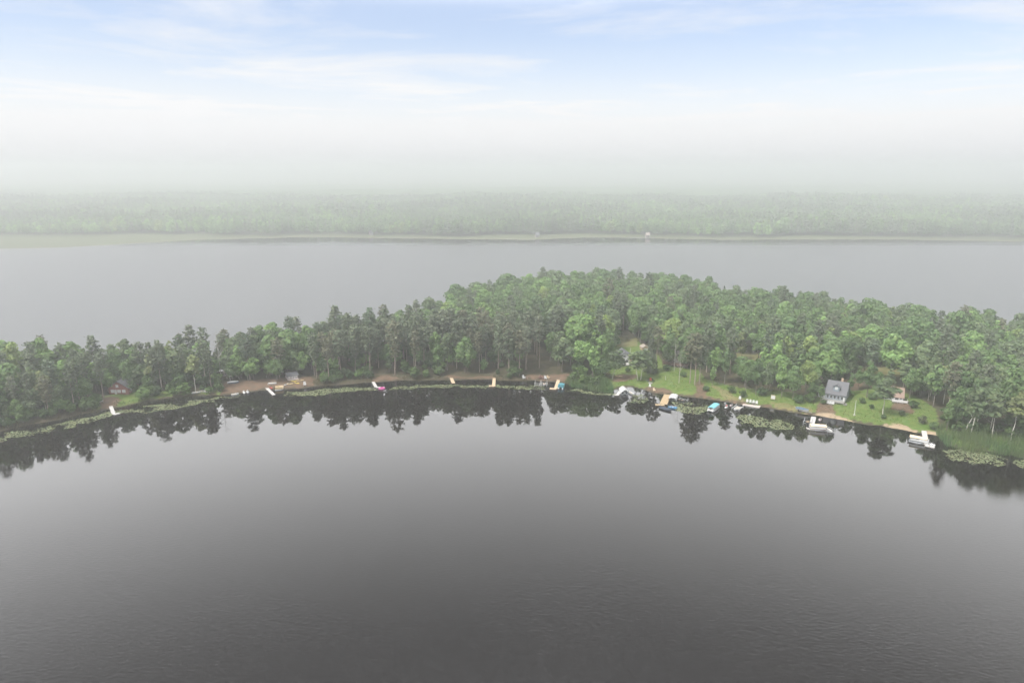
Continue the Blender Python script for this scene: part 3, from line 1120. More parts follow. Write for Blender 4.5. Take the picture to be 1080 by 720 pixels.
for (tone, zone), lst in scl.items():
    lst.sort(key=lambda s: s[1])
    for n_, s in enumerate(lst):
        lab = f'{tone} waterside shrub {zone}' if len(lst) == 1 else f'{ORD[n_]} from left of {tone} waterside shrubs {zone}'
        place_tree('bush', rnd.randrange(4), s[0], s[3], rnd.uniform(.9, 1.3), rnd.uniform(0, 6), tone, lab, 'shrubs along the shore', (0, 0), rnd.uniform(.9, 1.1))
for px, py, h_, tone, lab in ((972.5, 446, 2.6, 'grey', 'round grey shrub on the lawn above the dock with cream canopy boat'), (896, 417, 2.2, 'bright-green', 'small shrub at the side of the grey house'),
                              (868, 426, 1.6, 'mid-green', 'low shrub before the deck of the grey house'), (932, 441, 1.5, 'dark-green', 'low dark shrub at the foot of the lone lawn tree'),
                              (853, 424, 3.0, 'mid-green', 'round shrub behind the tarp-covered boat'), (803, 417, 3.2, 'dark-green', 'dark shrub at the lawn edge left of the sign board'),
                              (703, 391, 2.6, 'dark-green', 'dark shrub below the red-brown deck'), (721, 397, 2.2, 'mid-green', 'shrub between the whitish bare tree and the lawn-edge pines'),
                              (745, 412, 2.0, 'dark-green', 'low shrub beside the dirt path below the young tree'), (771, 414, 2.6, 'mid-green', 'shrub at the lawn edge above the jet skis'),
                              (783, 418.5, 2.4, 'dark-green', 'dark shrub behind the lone white lawn chair'), (843, 424.5, 2.8, 'dark-green', 'dark shrub above the tarp-covered boat'),
                              (909, 425, 2.0, 'mid-green', 'shrub on the lawn just beyond the flagpole'), (919, 431, 1.6, 'dark-green', 'small dark shrub on the lawn between flagpole and lone tree'),
                              (951, 438, 1.8, 'mid-green', 'low shrub on the slope below the white railed deck'), (963, 430, 2.6, 'dark-green', 'dark shrub at the far corner of the white railed deck'),
                              (662, 392, 2.0, 'mid-green', 'shrub on the lawn above the yellow kayak'), (985, 452, 2.4, 'mid-green', 'shrub beside the sand by the last dock'), (920, 421, 2.4, 'mid-green', 'shrub beneath the trees between the lawn houses')):
    place_tree('bush', rnd.randrange(4), L(px, py), h_, 1.2, 1.0, tone, lab)


# ------------------------------------------------------------------ far forest (one mass)
def lod_variant(kind, i):
    r = np.random.default_rng(900 + i + (0 if kind == 'broad' else 50))
    if kind == 'broad':
        h = 17.
        C, N, S, T = crown_broad(900 + i, h, 4.6, 7, 9, 1.15, .12)
    else:
        h = 21.
        n = 44
        f = r.uniform(.2, 1, n)
        a = r.uniform(0, 6.28, n)
        rad = 3.0 * (1 - f * .82) + .2
        C = np.stack([np.cos(a) * rad * .7, np.sin(a) * rad * .7, f * h], 1)
        N = np.stack([np.cos(a), np.sin(a), np.full(n, .8)], 1) + r.normal(0, .3, (n, 3))
        S = r.uniform(.8, 1.3, n)
        T = r.uniform(.85, 1.15, n)
    v = quads(C, N, S, r)
    tint = np.repeat(np.array(GREEN[kind])[None] * T[:, None] * 1.25, 4, 0)
    return dict(h=h, cv=v, ct=tint, tv=None, tf=None)


LOD = {('broad', i): lod_variant('broad', i) for i in range(5)}
LOD.update({('pine', i): lod_variant('pine', i) for i in range(5)})
fl = []
y = 700.0
while y < 1950:
    sp = 7.2 if y < 1150 else 8.6 + (y - 1150) / 800 * 4
    xs_ = np.arange(-.88 * y - 60, .88 * y + 60, sp)
    xs_ = xs_ + rng.uniform(-.45, .45, len(xs_)) * sp
    ys_ = y + rng.uniform(-.45, .45, len(xs_)) * sp
    okf = ys_ > far_forest(xs_)
    xs_, ys_ = xs_[okf], ys_[okf]
    zs_ = far_h(xs_, ys_)
    qx, qy, _ = P(xs_, ys_, zs_)
    p1 = vnoise(xs_, ys_, 90, 8)
    p2 = vnoise(xs_, ys_, 30, 12)
    for x_, y_, z_, a_, b_, qx_, qy_ in zip(xs_, ys_, zs_, p1, p2, qx, qy):
        if y < 1500 and vnoise(x_, y_ * 1.4, 75, 55) > .86:
            continue
        if 334 < qx_ < 352 and 241 < qy_ < 246:
            continue
        kind = 'pine' if rnd.random() < .15 + .4 * (a_ > .62) else 'broad'
        w2 = b_ * .6 + rnd.random() * .4
        tone = ('dark-green' if w2 < .28 else 'mid-green' if w2 < .6 else 'bright-green' if w2 < .85 else 'yellow-green') if kind == 'broad' else ('grey-green' if w2 < .6 else 'dark-green')
        k = sp / 7.2
        fl.append(dict(kind=kind, var=rnd.randrange(5), x=x_, y=y_, z=z_, h=(rnd.gauss(15.5, 2.2) if kind == 'broad' else rnd.gauss(19, 2)) * (.68 + .6 * a_), wid=rnd.uniform(.9, 1.2) * k ** .8, rz=rnd.uniform(0, 6.28), tone=tone, jit=rnd.uniform(.85, 1.15) * (.72 + .56 * vnoise(x_, y_, 160, 61))))
    y += sp
merge_trees('far_forest', fl, 'hazy forest along the far shore of the lake', False, LOD)

# distant woodland beyond: bumpy canopy sheet
xs = np.arange(-6000, 6001, 22.)
ys = np.r_[np.arange(1900, 3600, 14.), np.arange(3600, 8600, 60.)]
pts, Q = grid(xs, ys)
X, Y = pts[:, 0] + rng.uniform(-5, 5, len(pts)), pts[:, 1] + rng.uniform(-4, 4, len(pts))
Z = far_h(X, Y) + 11 + rng.uniform(0, 7, len(pts)) + vnoise(X, Y, 150, 3) * 5
tn = np.array(GREEN['broad'])[None] * (.75 + .5 * vnoise(X, Y, 60, 6) + rng.uniform(-.15, .15, len(X)))[:, None]
okq = (np.abs(pts[Q[:, 0], 0]) < pts[Q[:, 0], 1] * 1.0 + 200)
V, Q, ex = compact(np.stack([X, Y, Z], 1), Q[okq], {'r': tn[:, 0], 'g': tn[:, 1], 'b': tn[:, 2]})
me = np_mesh('distant_woodland', V, Q, [LEAF], np.stack([ex['r'], ex['g'], ex['b']], 1))
o = bpy.data.objects.new('distant_woodland', me)
COL.objects.link(o)
tag(o, 'distant woodland fading into the haze at the horizon', kind='stuff')

# ------------------------------------------------------------------ lily pads, reeds, lawn grass
LILY = [
    ([(-300, 545), (-100, 489), (0, 467), (30, 459), (60, 453), (90, 447), (120, 438), (145, 434.5), (160, 434.5), (180, 430.5), (200, 427.5), (220, 424), (240, 420.5), (252, 418), (252, 416), (240, 417.5), (210, 421),
      (180, 425.5), (150, 429.5), (132, 431), (112, 435.5), (90, 440), (60, 447.5), (30, 453), (0, 459), (-100, 480), (-300, 536)], 1.0),
    ([(300, 416), (312, 417.5), (330, 417), (360, 415), (390, 412), (399, 410), (392, 408), (370, 409), (345, 410), (322, 412), (306, 413)], 1.0),
    ([(412, 410.5), (440, 410), (470, 408.5), (500, 408.5), (530, 409.5), (560, 410.5), (572, 411), (575, 408), (555, 407), (520, 406), (480, 405.5), (450, 406), (425, 407.5), (412, 408.5)], .8),
    ([(596, 411), (612, 414), (632, 417), (650, 418), (650, 415.5), (630, 413.5), (610, 410)], .9),
    ([(661, 420), (668, 426), (679, 425), (684, 420), (678, 416), (668, 416)], .45),
    ([(711, 425), (714, 434), (730, 437), (745, 436), (750, 430), (742, 426), (725, 423)], .95),
    ([(768, 440), (785, 447), (810, 451), (830, 453), (842, 451), (838, 447), (820, 443), (795, 439.5), (775, 437)], .9),
    ([(995, 474), (998, 481), (1012, 487), (1035, 492), (1055, 490), (1062, 484), (1055, 480), (1030, 476), (1005, 472)], .95),
    ([(1066, 486), (1075, 492), (1110, 503), (1140, 512), (1120, 498), (1085, 484)], .8),
    ([(840, 449), (848, 455), (856, 458), (858, 454), (850, 449)], .15),
]
Vl, Ql, Tl = [], [], []
b = 0
ring = np.array([(math.cos(a), math.sin(a)) for a in np.linspace(0, 2 * math.pi, 7)[:-1]])
for poly, dens in LILY:
    wp = np.array([G(*p) for p in poly])
    lo, hi = wp.min(0), wp.max(0)
    area = abs(np.sum(wp[:, 0] * np.roll(wp[:, 1], -1) - wp[:, 1] * np.roll(wp[:, 0], -1))) / 2
    n = int((hi - lo).prod() * 7 * dens)
    n = min(n, 90000)
    q = rng.uniform(lo, hi, (n, 2))
    jx = q + (np.stack([vnoise(q[:, 0], q[:, 1], 4, 1), vnoise(q[:, 0], q[:, 1], 4, 2)], 1) - .5) * 4.5
    q = q[inside(jx, wp) & (vnoise(q[:, 0], q[:, 1], 3.2, 6) * .6 + vnoise(q[:, 0], q[:, 1], 9, 7) * .4 + rng.uniform(-.14, .14, n) > .36)]
    r_ = rng.uniform(.12, .34, len(q))
    z_ = rng.uniform(.012, .05, len(q))
    vv = q[:, None, :] + ring[None] * r_[:, None, None]
    z3 = np.repeat(z_[:, None], 6, 1) + rng.uniform(-.006, .03, (len(q), 6))
    Vl.append(np.concatenate([vv, z3[..., None]], 2).reshape(-1, 3))
    i_ = np.arange(len(q))[:, None] * 6 + b
    Ql.append(np.concatenate([i_ + np.array([[0, 1, 2, 3]]), i_ + np.array([[0, 3, 4, 5]])]))
    b += len(q) * 6
    c_ = np.array([.165, .19, .095])[None] * rng.uniform(.6, 1.25, (len(q), 1)) * (1 + rng.normal(0, .08, (len(q), 3)))
    Tl.append(np.repeat(c_, 6, 0))
me = np_mesh('lily_pads', np.concatenate(Vl), np.concatenate(Ql), [leaf_mat('lily_leaf', .05)], np.concatenate(Tl))
o = bpy.data.objects.new('lily_pads', me)
COL.objects.link(o)
tag(o, 'yellow-green lily pads floating along the shore', kind='stuff')


def blades(name, polys, label, per_m2, h0, h1, cols, wid=.09, top=False, dmax=60000):
    Vb, Tb = [], []
    for poly in polys:
        wp = np.array([G(*p) for p in poly])
        lo, hi = wp.min(0), wp.max(0)
        n = min(int((hi - lo).prod() * per_m2), dmax)
        q = rng.uniform(lo, hi, (n, 2))
        q = q[inside(q, wp)]
        q = q[vnoise(q[:, 0], q[:, 1], 3.5, 14) + rng.uniform(-.3, .3, len(q)) > .22]
        z = np.maximum(height(q)[0], -.2)
        n = len(q)
        a = rng.uniform(0, 6.28, n)
        hgt = rng.uniform(h0, h1, n) * (.7 + .6 * vnoise(q[:, 0], q[:, 1], 5, 15))
        w = rng.uniform(.6, 1.3, n) * wid
        dx, dy = np.cos(a) * w, np.sin(a) * w
        lx, ly = rng.normal(0, .18, n) * hgt, rng.normal(0, .18, n) * hgt
        A = np.stack([q[:, 0] - dx, q[:, 1] - dy, z - .1], 1)
        B = np.stack([q[:, 0] + dx, q[:, 1] + dy, z - .1], 1)
        C = np.stack([q[:, 0] + lx + dx * .3, q[:, 1] + ly + dy * .3, z + hgt], 1)
        D = np.stack([q[:, 0] + lx - dx * .3, q[:, 1] + ly - dy * .3, z + hgt], 1)
        Vb.append(np.stack([A, B, C, D], 1).reshape(-1, 3))
        pk = (vnoise(q[:, 0], q[:, 1], 7, 16) + rng.uniform(-.2, .2, n))[:, None]
        c_ = (np.array(cols[0])[None] * (1 - np.clip(pk, 0, 1)) + np.array(cols[1])[None] * np.clip(pk, 0, 1)) * rng.uniform(.75, 1.25, (n, 1))
        Tb.append(np.repeat(c_, 4, 0))
    V = np.concatenate(Vb)
    me = np_mesh(name, V, np.arange(len(V)).reshape(-1, 4), [LEAF], np.concatenate(Tb))
    o = bpy.data.objects.new(name, me)
    COL.objects.link(o)
    return tag(o, label, kind='stuff')


blades('reeds', [[(985, 456), (1000, 450), (1040, 462), (1090, 468), (1150, 484), (1140, 500), (1090, 487), (1068, 481), (1040, 479), (1015, 476), (998, 471)],
                 [(596, 404), (604, 398), (640, 404), (648, 411), (646, 416), (620, 412), (602, 408)],
                 ], 'tall green reeds and sedge at the water edge', 9.5, 1.2, 2.4, ((.09, .185, .065), (.15, .19, .075)))
blades('bank_grass', [[(-250, 525), (-100, 482), (0, 458), (60, 445), (105, 436), (105, 431), (60, 439), (0, 450), (-100, 470), (-250, 512)],
                      [(120, 433), (180, 422), (235, 418), (235, 415), (180, 418), (120, 427)], [(330, 409), (392, 405), (392, 400), (330, 403)],
                      [(425, 404), (475, 402), (475, 399), (425, 399)], [(520, 402), (560, 403), (560, 399), (520, 398)]],
       'grass and sedge along the muddy bank', 3.0, .4, 1.1, ((.065, .09, .03), (.15, .13, .06)))
blades('lawn_grass', [[(641, 412), (644, 398), (648, 380), (690, 380), (735, 394), (775, 410), (840, 416), (862, 426), (905, 420), (960, 424), (985, 436), (985, 456), (900, 444), (830, 432), (740, 418), (690, 408), (660, 408)],
                      [(118, 430), (130, 414), (190, 415), (190, 419), (150, 424)]],
       'mown lawn grass with drier patches', 2.2, .08, .22, ((.085, .125, .034), (.18, .16, .062)), .22)

# ------------------------------------------------------------------ builders for what people put on the shore
def WP(px, py, z=0.0):
    x, y = G(px, py, z)
    return Vector((x, y, 0))


def heading(a, b_, z=.4):
    p, q = G(*a, z), G(*b_, z)
    return math.atan2(q[1] - p[1], q[0] - p[0]), math.hypot(q[0] - p[0], q[1] - p[1])


def window(par, x, z, w, h, y=0.0, side='front', pane=GLASS, frame=WHITE):
    """a window on the front (y) or on a side wall (x = y argument)"""
    f, p = MB(), MB()
    t = .12
    if side == 'front':
        f.box((x, y - .03, z + h / 2 + .02), (w, .1, t)).box((x, y - .03, z - h / 2 - .02), (w, .1, t))
        f.box((x - w / 2 + t / 2, y - .03, z), (t, .09, h - t)).box((x + w / 2 - t / 2, y - .03, z), (t, .09, h - t))
        p.box((x, y - .02, z), (w - t * 1.4, .06, h - t * 1.2))
    else:
        s = 1 if side == 'right' else -1
        f.box((y + .03 * s, x, z + h / 2 + .02), (.1, w, t)).box((y + .03 * s, x, z - h / 2 - .02), (.1, w, t))
        f.box((y + .03 * s, x - w / 2 + t / 2, z), (.09, t, h - t)).box((y + .03 * s, x + w / 2 - t / 2, z), (.09, t, h - t))
        p.box((y + .02 * s, x, z), (.06, w - t * 1.4, h - t * 1.2))
    wo = f.build('window', frame, par)
    p.build('pane', pane, wo)
    return wo


def door(par, x, z0, w, h, m, y=0.0):
    d_ = MB().box((x, y - .04, z0 + h / 2), (w, .1, h)).build('door', m, par)
    MB().box((x + w * .36, y - .13, z0 + h * .48), (.06, .08, .16)).build('handle', ALU, d_)
    return d_


def walls_roof(par, w, d, hw, hr, ridge, wm, rm, over=.45, y0=0.0):
    if ridge == 'y':
        MB().prism([(-w / 2, -1.2), (w / 2, -1.2), (w / 2, hw), (0, hw + hr), (-w / 2, hw)], y0, y0 + d).build('wall', wm, par)
        s = hr / (w / 2)
        e = w / 2 + over
        zt, zb = .26, .03
        rf = MB().prism([(-e, hw - over * s + zt), (0, hw + hr + zt), (e, hw - over * s + zt), (e, hw - over * s + zb), (0, hw + hr + zb), (-e, hw - over * s + zb)], y0 - over, y0 + d + over).build('roof', rm, par)
    else:
        MB().prismx([(y0, -1.2), (y0 + d, -1.2), (y0 + d, hw), (y0 + d / 2, hw + hr), (y0, hw)], -w / 2, w / 2).build('wall', wm, par)
        s = hr / (d / 2)
        e = d / 2 + over
        c_ = y0 + d / 2
        zt, zb = .26, .03
        rf = MB().prismx([(c_ - e, hw - over * s + zt), (c_ - e, hw - over * s + zb), (c_, hw + hr + zb), (c_ + e, hw - over * s + zb), (c_ + e, hw - over * s + zt), (c_, hw + hr + zt)], -w / 2 - over, w / 2 + over).build('roof', rm, par)
    return rf


def deck(par, x0, x1, y0, y1, z, m, rm, rail=True, n=7):
    dk = MB()
    k = max(3, int((x1 - x0) / .3))
    st = (x1 - x0) / k
    for i in range(k):
        dk.box((x0 + st * (i + .5), (y0 + y1) / 2, z), (st - .02, y1 - y0, .12))
    dk.box(((x0 + x1) / 2, y0 + .1, z - .2), (x1 - x0, .12, .26))
    dk.box(((x0 + x1) / 2, y1 - .3, z - .2), (x1 - x0, .12, .26))
    d_ = dk.build('deck', m, par)
    for x in np.linspace(x0 + .1, x1 - .1, 4):
        MB().box((x, y0 + .1, z / 2 - .8), (.16, .16, z + 1.3)).build('deck_post', m, par)
    if rail:
        r_ = MB()
        for x in np.linspace(x0, x1, n * 2):
            r_.box((x, y0, z + .55), (.07, .07, 1.0))
        r_.box(((x0 + x1) / 2, y0, z + 1.06), (x1 - x0 + .1, .12, .08)).box(((x0 + x1) / 2, y0, z + .5), (x1 - x0, .05, .07))
        for xx in (x0, x1):
            for yy in np.linspace(y0 + .5, y1 - .3, 4):
                r_.box((xx, yy, z + .55), (.07, .07, 1.0))
            r_.box((xx, (y0 + y1) / 2, z + 1.06), (.12, y1 - y0 - .2, .08))
        r_.build('railing', rm, d_)
    return d_


def dock(label, a, b_, width, m, head=None, hw=1.8, posts=True):
    rz, ln = heading(a, b_, .5)
    x, y = G(*a, .5)
    t = thing('dock', label, 'dock', (x, y, 0), rz)

    def planks(name, p, q, wd):
        v = Vector((q[0] - p[0], q[1] - p[1]))
        n = max(3, int(v.length / .26))
        ang = math.atan2(v.y, v.x)
        mb = MB()
        for i in range(n):
            c_ = (p[0] + v.x * (i + .5) / n, p[1] + v.y * (i + .5) / n, .5 + rnd.uniform(-.006, .006))
            mb.box(c_, (v.length / n - .025, wd, .07), ang)
        nn = Vector((-v.y, v.x)).normalized() * (wd / 2 - .1)
        for s in (-1, 1):
            mb.box((p[0] + v.x / 2 + nn.x * s, p[1] + v.y / 2 + nn.y * s, .37), (v.length, .08, .18), ang)
        o = mb.build(name, m, t)
        for k in (0.06, .5, .96):
            for s in (-1, 1):
                c_ = (p[0] + v.x * k + nn.x * s * 1.12, p[1] + v.y * k + nn.y * s * 1.12)
                MB().tube((*c_, -1.4), (*c_, .78), .06, .06, 6).build('post', POSTM, o)
        return o
    planks('deck', (0, 0), (ln, 0), width)
    if head:
        inv = Matrix.Rotation(-rz, 2)
        q0 = inv @ (Vector(G(*head[0], .5)) - Vector((x, y)))
        q1 = inv @ (Vector(G(*head[1], .5)) - Vector((x, y)))
        # the head butts against the end of the walkway
        o = planks('head', q0, q1, hw)
        o.location.z = .004
    return t


def pontoon_boat(label, px, py, rz, canopy=None, hull=ALU, seat=WHITE, ln=7.0, z=0.0, fence=WHITE, cfrac=.55, coff=-.5, cz=2.25, canopy_w=2.5):
    x, y = G(px, py, z)
    t = thing('pontoon_boat', label, 'pontoon boat', (x, y, z), rz)
    for s in (-1, 1):
        MB().tube((-ln / 2, s * .85, .12), (ln / 2 - .9, s * .85, .12), .34, .34, 8).tube((ln / 2 - .9, s * .85, .12), (ln / 2, s * .85, .3), .34, .08, 8).build('pontoon', ALU, t, True)
    MB().box((0, 0, .56), (ln * .94, 2.5, .16)).build('deck', hull, t)
    f = MB()
    for s in (-1, 1):
        f.box((-.2, s * 1.2, .98), (ln * .8, .06, .62))
        f.box((-.2, s * 1.2, 1.32), (ln * .82, .09, .06))
    f.box((ln * .41 - .2, .75, .98), (.06, .84, .62)).box((ln * .41 - .2, -.75, .98), (.06, .84, .62)).box((-ln * .41 - .2, 0, .98), (.06, 2.3, .62))
    f.build('railing', fence, t)
    for (cx_, cy__, sx, sy) in ((ln * .25, .8, 1.8, .62), (ln * .25, -.8, 1.8, .62), (-ln * .3, 0, .8, 2.0)):
        s_ = MB().box((cx_, cy__, .85), (sx, sy, .42))
        s_.box((cx_ - (sx / 2 - .1 if sy > 1.5 else 0), cy__ + (0 if sy > 1.5 else math.copysign(sy / 2 - .1, cy__)), 1.2), (.2 if sy > 1.5 else sx, sy if sy > 1.5 else .2, .4))
        s_.build('seat', seat, t)
    MB().box((-.1, -.55, 1.1), (.6, .7, .95)).box((.2, -.55, 1.66), (.06, .7, .3)).build('console', fence, t)
    MB().box((-ln / 2 - .15, 0, .85), (.45, .4, .55)).tube((-ln / 2 - .15, 0, .6), (-ln / 2 - .15, 0, -.4), .1, .07).build('motor', BLACK, t)
    if canopy:
        cl = ln * cfrac
        c_ = MB()
        pr = [(-canopy_w / 2, cz - .22), (-canopy_w * .3, cz), (0, cz + .07), (canopy_w * .3, cz), (canopy_w / 2, cz - .22), (canopy_w / 2, cz - .3), (canopy_w * .3, cz - .07), (0, cz), (-canopy_w * .3, cz - .07), (-canopy_w / 2, cz - .3)]
        c_.prismx(pr, coff - cl / 2, coff + cl / 2)
        co_ = c_.build('canopy', canopy, t)
        fr = MB()
        for sx in (-1, 1):
            for s in (-1, 1):
                fr.tube((coff + sx * .3, s * 1.17, 1.3), (coff + sx * (cl / 2 - .1), s * (canopy_w / 2 - .08), cz - .3), .035, .035, 4)
        fr.build('canopy_frame', ALU, co_)
    return t


def row_boat(label, px, py, rz, m, ln=4.2, bm=1.5, z=0.0, land=False, cover=None, motor=False):
    loc = L(px, py) if land else Vector((*G(px, py, z), z))
    t = thing('boat', label, 'boat', loc, rz)
    secs = []
    for f, wd, kz, tz in ((-.5, .8, .04, .55), (-.25, 1, 0, .55), (.1, 1, 0, .58), (.33, .72, .05, .66), (.46, .34, .16, .76), (.5, .06, .34, .8)):
        b_ = bm / 2 * wd
        secs.append([(f * ln, -b_, tz), (f * ln, -b_ * .72, kz), (f * ln, b_ * .72, kz), (f * ln, b_, tz), (f * ln, b_ * .9, tz), (f * ln, b_ * .64, kz + .1), (f * ln, -b_ * .64, kz + .1), (f * ln, -b_ * .9, tz)])
    MB().loft(secs).build('hull', m, t)
    if cover:
        MB().loft([[(f * ln, -bm / 2 * wd * 1.04, tz), (f * ln, 0, tz + hp), (f * ln, bm / 2 * wd * 1.04, tz), (f * ln, 0, tz - .12)] for f, wd, tz, hp in ((-.51, .8, .52, .1), (-.25, 1, .56, .42), (.1, 1, .6, .5), (.36, .66, .68, .2), (.5, .08, .8, .05))]).build('cover', cover, t)
    else:
        for f in (-.3, .02):
            MB().box((f * ln, 0, .42), (.32, bm * .86, .06)).build('seat', WOODT, t)
    if motor:
        MB().box((-ln / 2 - .16, 0, .75), (.4, .32, .5)).tube((-ln / 2 - .16, 0, .5), (-ln / 2 - .16, 0, -.3), .08, .06).build('motor', BLACK, t)
    return t


def kayak(label, px, py, rz, m, ln=3.4, bm=.85, land=True, z=0.0):
    loc = L(px, py) if land else Vector((*G(px, py, z), z))
    t = thing('kayak', label, 'kayak', loc, rz)
    secs = []
    for f, wd, lo in ((-.5, .1, .22), (-.36, .62, .06), (-.1, 1, 0), (.15, 1, 0), (.38, .6, .06), (.5, .08, .24)):
        b_ = bm / 2 * wd
        secs.append([(f * ln, -b_, .24), (f * ln, -b_ * .6, lo), (f * ln, b_ * .6, lo), (f * ln, b_, .24), (f * ln, b_ * .55, .36), (f * ln, -b_ * .55, .36)])
    MB().loft(secs).build('hull', m, t, True)
    MB().box((-.05 * ln, 0, .36), (ln * .26, bm * .5, .07)).build('cockpit', BLACK, t)
    MB().box((-.16 * ln, 0, .5), (.1, bm * .45, .3)).build('seat', BLACK, t)
    return t


def jet_ski(label, px, py, rz, m, land=False, seatm=BLACK):
    loc = L(px, py) if land else Vector((*G(px, py, 0), 0))
    t = thing('jet_ski', label, 'jet ski', loc, rz)
    secs = []
    for f, wd, lo, hi in ((-1.5, .8, .05, .5), (-.6, 1, 0, .55), (.4, 1, 0, .72), (1.1, .6, .1, .72), (1.55, .12, .34, .56)):
        b_ = .58 * wd
        secs.append([(f, -b_, .36), (f, -b_ * .6, lo), (f, b_ * .6, lo), (f, b_, .36), (f, b_ * .55, hi), (f, -b_ * .55, hi)])
    MB().loft(secs).build('hull', m, t, True)
    MB().box((-.55, 0, .75), (1.3, .4, .34)).build('seat', seatm, t)
    MB().tube((.3, 0, .7), (.15, 0, 1.05), .08, .06).tube((.15, -.4, 1.05), (.15, .4, 1.05), .035, .035).build('handlebar', BLACK, t)
    return t


def boat_lift(label, px, py, rz, ln=5.0, wd=3.0, hgt=2.0, canopy=None, m=ALU, peak=1.0):
    t = thing('boat_lift', label, 'boat lift', (*G(px, py, 0), 0), rz)
    for sx in (-1, 1):
        for s in (-1, 1):
            MB().tube((sx * ln * .42, s * wd / 2, -1.4), (sx * ln * .42, s * wd / 2, hgt), .09, .09).build('post', m, t)
    for s in (-1, 1):
        MB().box((0, s * wd / 2, .75), (ln * .9, .14, .16)).build('beam', m, t)
    for sx in (-.3, .3):
        MB().box((sx * ln, 0, .42), (.14, wd, .14)).build('cradle', m, t)
    w_ = MB()
    for k in range(8):
        a0, a1 = k * math.pi / 4, (k + 1) * math.pi / 4
        w_.tube((ln * .42 + .12, wd / 2 + .1 + .45 * math.cos(a0), 1.1 + .45 * math.sin(a0)), (ln * .42 + .12, wd / 2 + .1 + .45 * math.cos(a1), 1.1 + .45 * math.sin(a1)), .04, .04, 4)
    w_.build('winch_wheel', m, t)
    if canopy:
        c_ = MB()
        hw_, z0 = wd * .56, hgt
        top = [(-hw_, z0 - .5), (-hw_ * .9, z0 + .15), (-hw_ * .35, z0 + .35 + .45 * peak), (0, z0 + peak), (hw_ * .35, z0 + .35 + .45 * peak), (hw_ * .9, z0 + .15), (hw_, z0 - .5)]
        inn = [(a * .97, z - .06) for a, z in top]
        inn[0] = (top[0][0] * .97, top[0][1])
        inn[-1] = (top[-1][0] * .97, top[-1][1])
        c_.prismx(top + inn[::-1], -ln * .6, ln * .6)
        c_.build('canopy', canopy, t)
    return t


def chair(label, px, py, rz, m, group=None, sc_=1.25):
    t = thing('lawn_chair', label, 'chair', L(px, py), rz, group)
    MB().box((0, 0, .38), (.6, .6, .06)).build('seat', m, t)
    b_ = MB()
    for k in range(5):
        b_.box((-.24 + k * .12, .34 + .0, .78), (.1, .05, .85))
    bo = b_.build('backrest', m, t)
    bo.rotation_euler = (R(-14), 0, 0)
    for sx in (-1, 1):
        MB().box((sx * .33, -.02, .6), (.14, .72, .05)).build('armrest', m, t)
        for sy in (-1, 1):
            MB().box((sx * .29, sy * .26, .28 if sy > 0 else .29), (.07, .07, .58)).build('leg', m, t)
    t.scale = (sc_,) * 3
    return t


def toward(px, py, extra=0.0):
    """rotation whose local -y looks at the camera"""
    x, y = G(px, py)
    return math.atan2(y, x) - math.pi / 2 + extra


# ---- houses
rz = toward(126, 414, R(-30))
t = thing('red_cabin', 'red-brown gabled cabin with grey roof among the pines above the white dock', 'cabin', L(125.5, 415.5), rz)
rf = walls_roof(t, 8.6, 9.0, 2.9, 2.9, 'y', SIDINGR, SHGREY)
for x in (-2.6, .2, 2.3):
    window(t, x, 1.35, 1.5, 1.25, pane=GLASSL)
window(t, -.4, 3.7, 1.1, 1.0, pane=GLASSL)
door(t, -1.25, 0, .95, 2.05, SIDINGW)
MB().box((1.6, 6.0, 5.6), (.8, .8, 1.8)).build('chimney', STONE, rf)
for yy in (2.2, 6.0):
    window(t, yy, 1.5, 1.2, 1.1, 4.3, 'right', GLASSL)

rz = toward(880, 420, R(-8))
t = thing('grey_house', 'blue-grey house with steep grey roof, dormer and front porch on the lawn', 'house', L(880.5, 423), rz)
rf = walls_roof(t, 9.0, 10.5, 3.6, 5.2, 'x', SIDINGG, SHGREY, .4)
for k in range(5):
    window(t, -3.5 + k * 1.62, 2.1, 1.15, 1.6)
door(t, 3.9, .5, .9, 2.1, WHITE)
# front dormer with its own window
dm = MB()
dm.prismx([(.9, 4.9), (3.6, 7.2), (.9, 7.2)], -1.5, 1.3)
dmo = dm.build('dormer', SIDINGG, t)
f = MB().prism([(-1.9, 7.05), (-.1, 8.3), (1.7, 7.05), (1.7, 6.9), (-.1, 8.12), (-1.9, 6.9)], .5, 4.6)
f.build('dormer_roof', SHGREY, dmo)
MB().prism([(-1.5, 7.2), (1.3, 7.2), (-.1, 8.1)], .9, 3.8).build('gable', SIDINGG, dmo)
window(dmo, -.1, 6.4, 1.25, 1.2, .9, pane=GLASSL)
MB().box((1.4, 6.6, 9.2), (.85, .85, 1.9)).box((1.4, 6.6, 10.2), (1.0, 1.0, .15)).build('chimney', SIDINGT, rf)
for yy, zz in ((2.6, 1.9), (7.2, 1.9), (5.2, 5.2)):
    window(t, yy, zz, 1.2, 1.3, 4.5, 'right')
deck(t, -5.4, 4.6, -3.4, -.02, .75, WOODG, WOODG, True, 4)
st_ = MB()
for k in range(5):
    st_.box((5.3, -3.0 + k * .0, .1 + .15 * k), (1.2 - .22 * k, 1.3, .15))
st_.build('stairs', WOODG, t)
w_ = MB().prismx([(2.0, -1), (9.0, -1), (9.0, 2.6), (5.5, 4.4), (2.0, 2.6)], -8.2, -4.52)
wo = w_.build('side_wing', SIDINGW, t)
MB().prismx([(1.7, 2.5), (5.5, 4.48), (9.3, 2.5), (9.3, 2.72), (5.5, 4.7), (1.7, 2.72)], -8.6, -4.53).build('wing_roof', SHGREY, wo)
window(wo, -6.3, 1.4, 1.3, 1.2, 2.0)

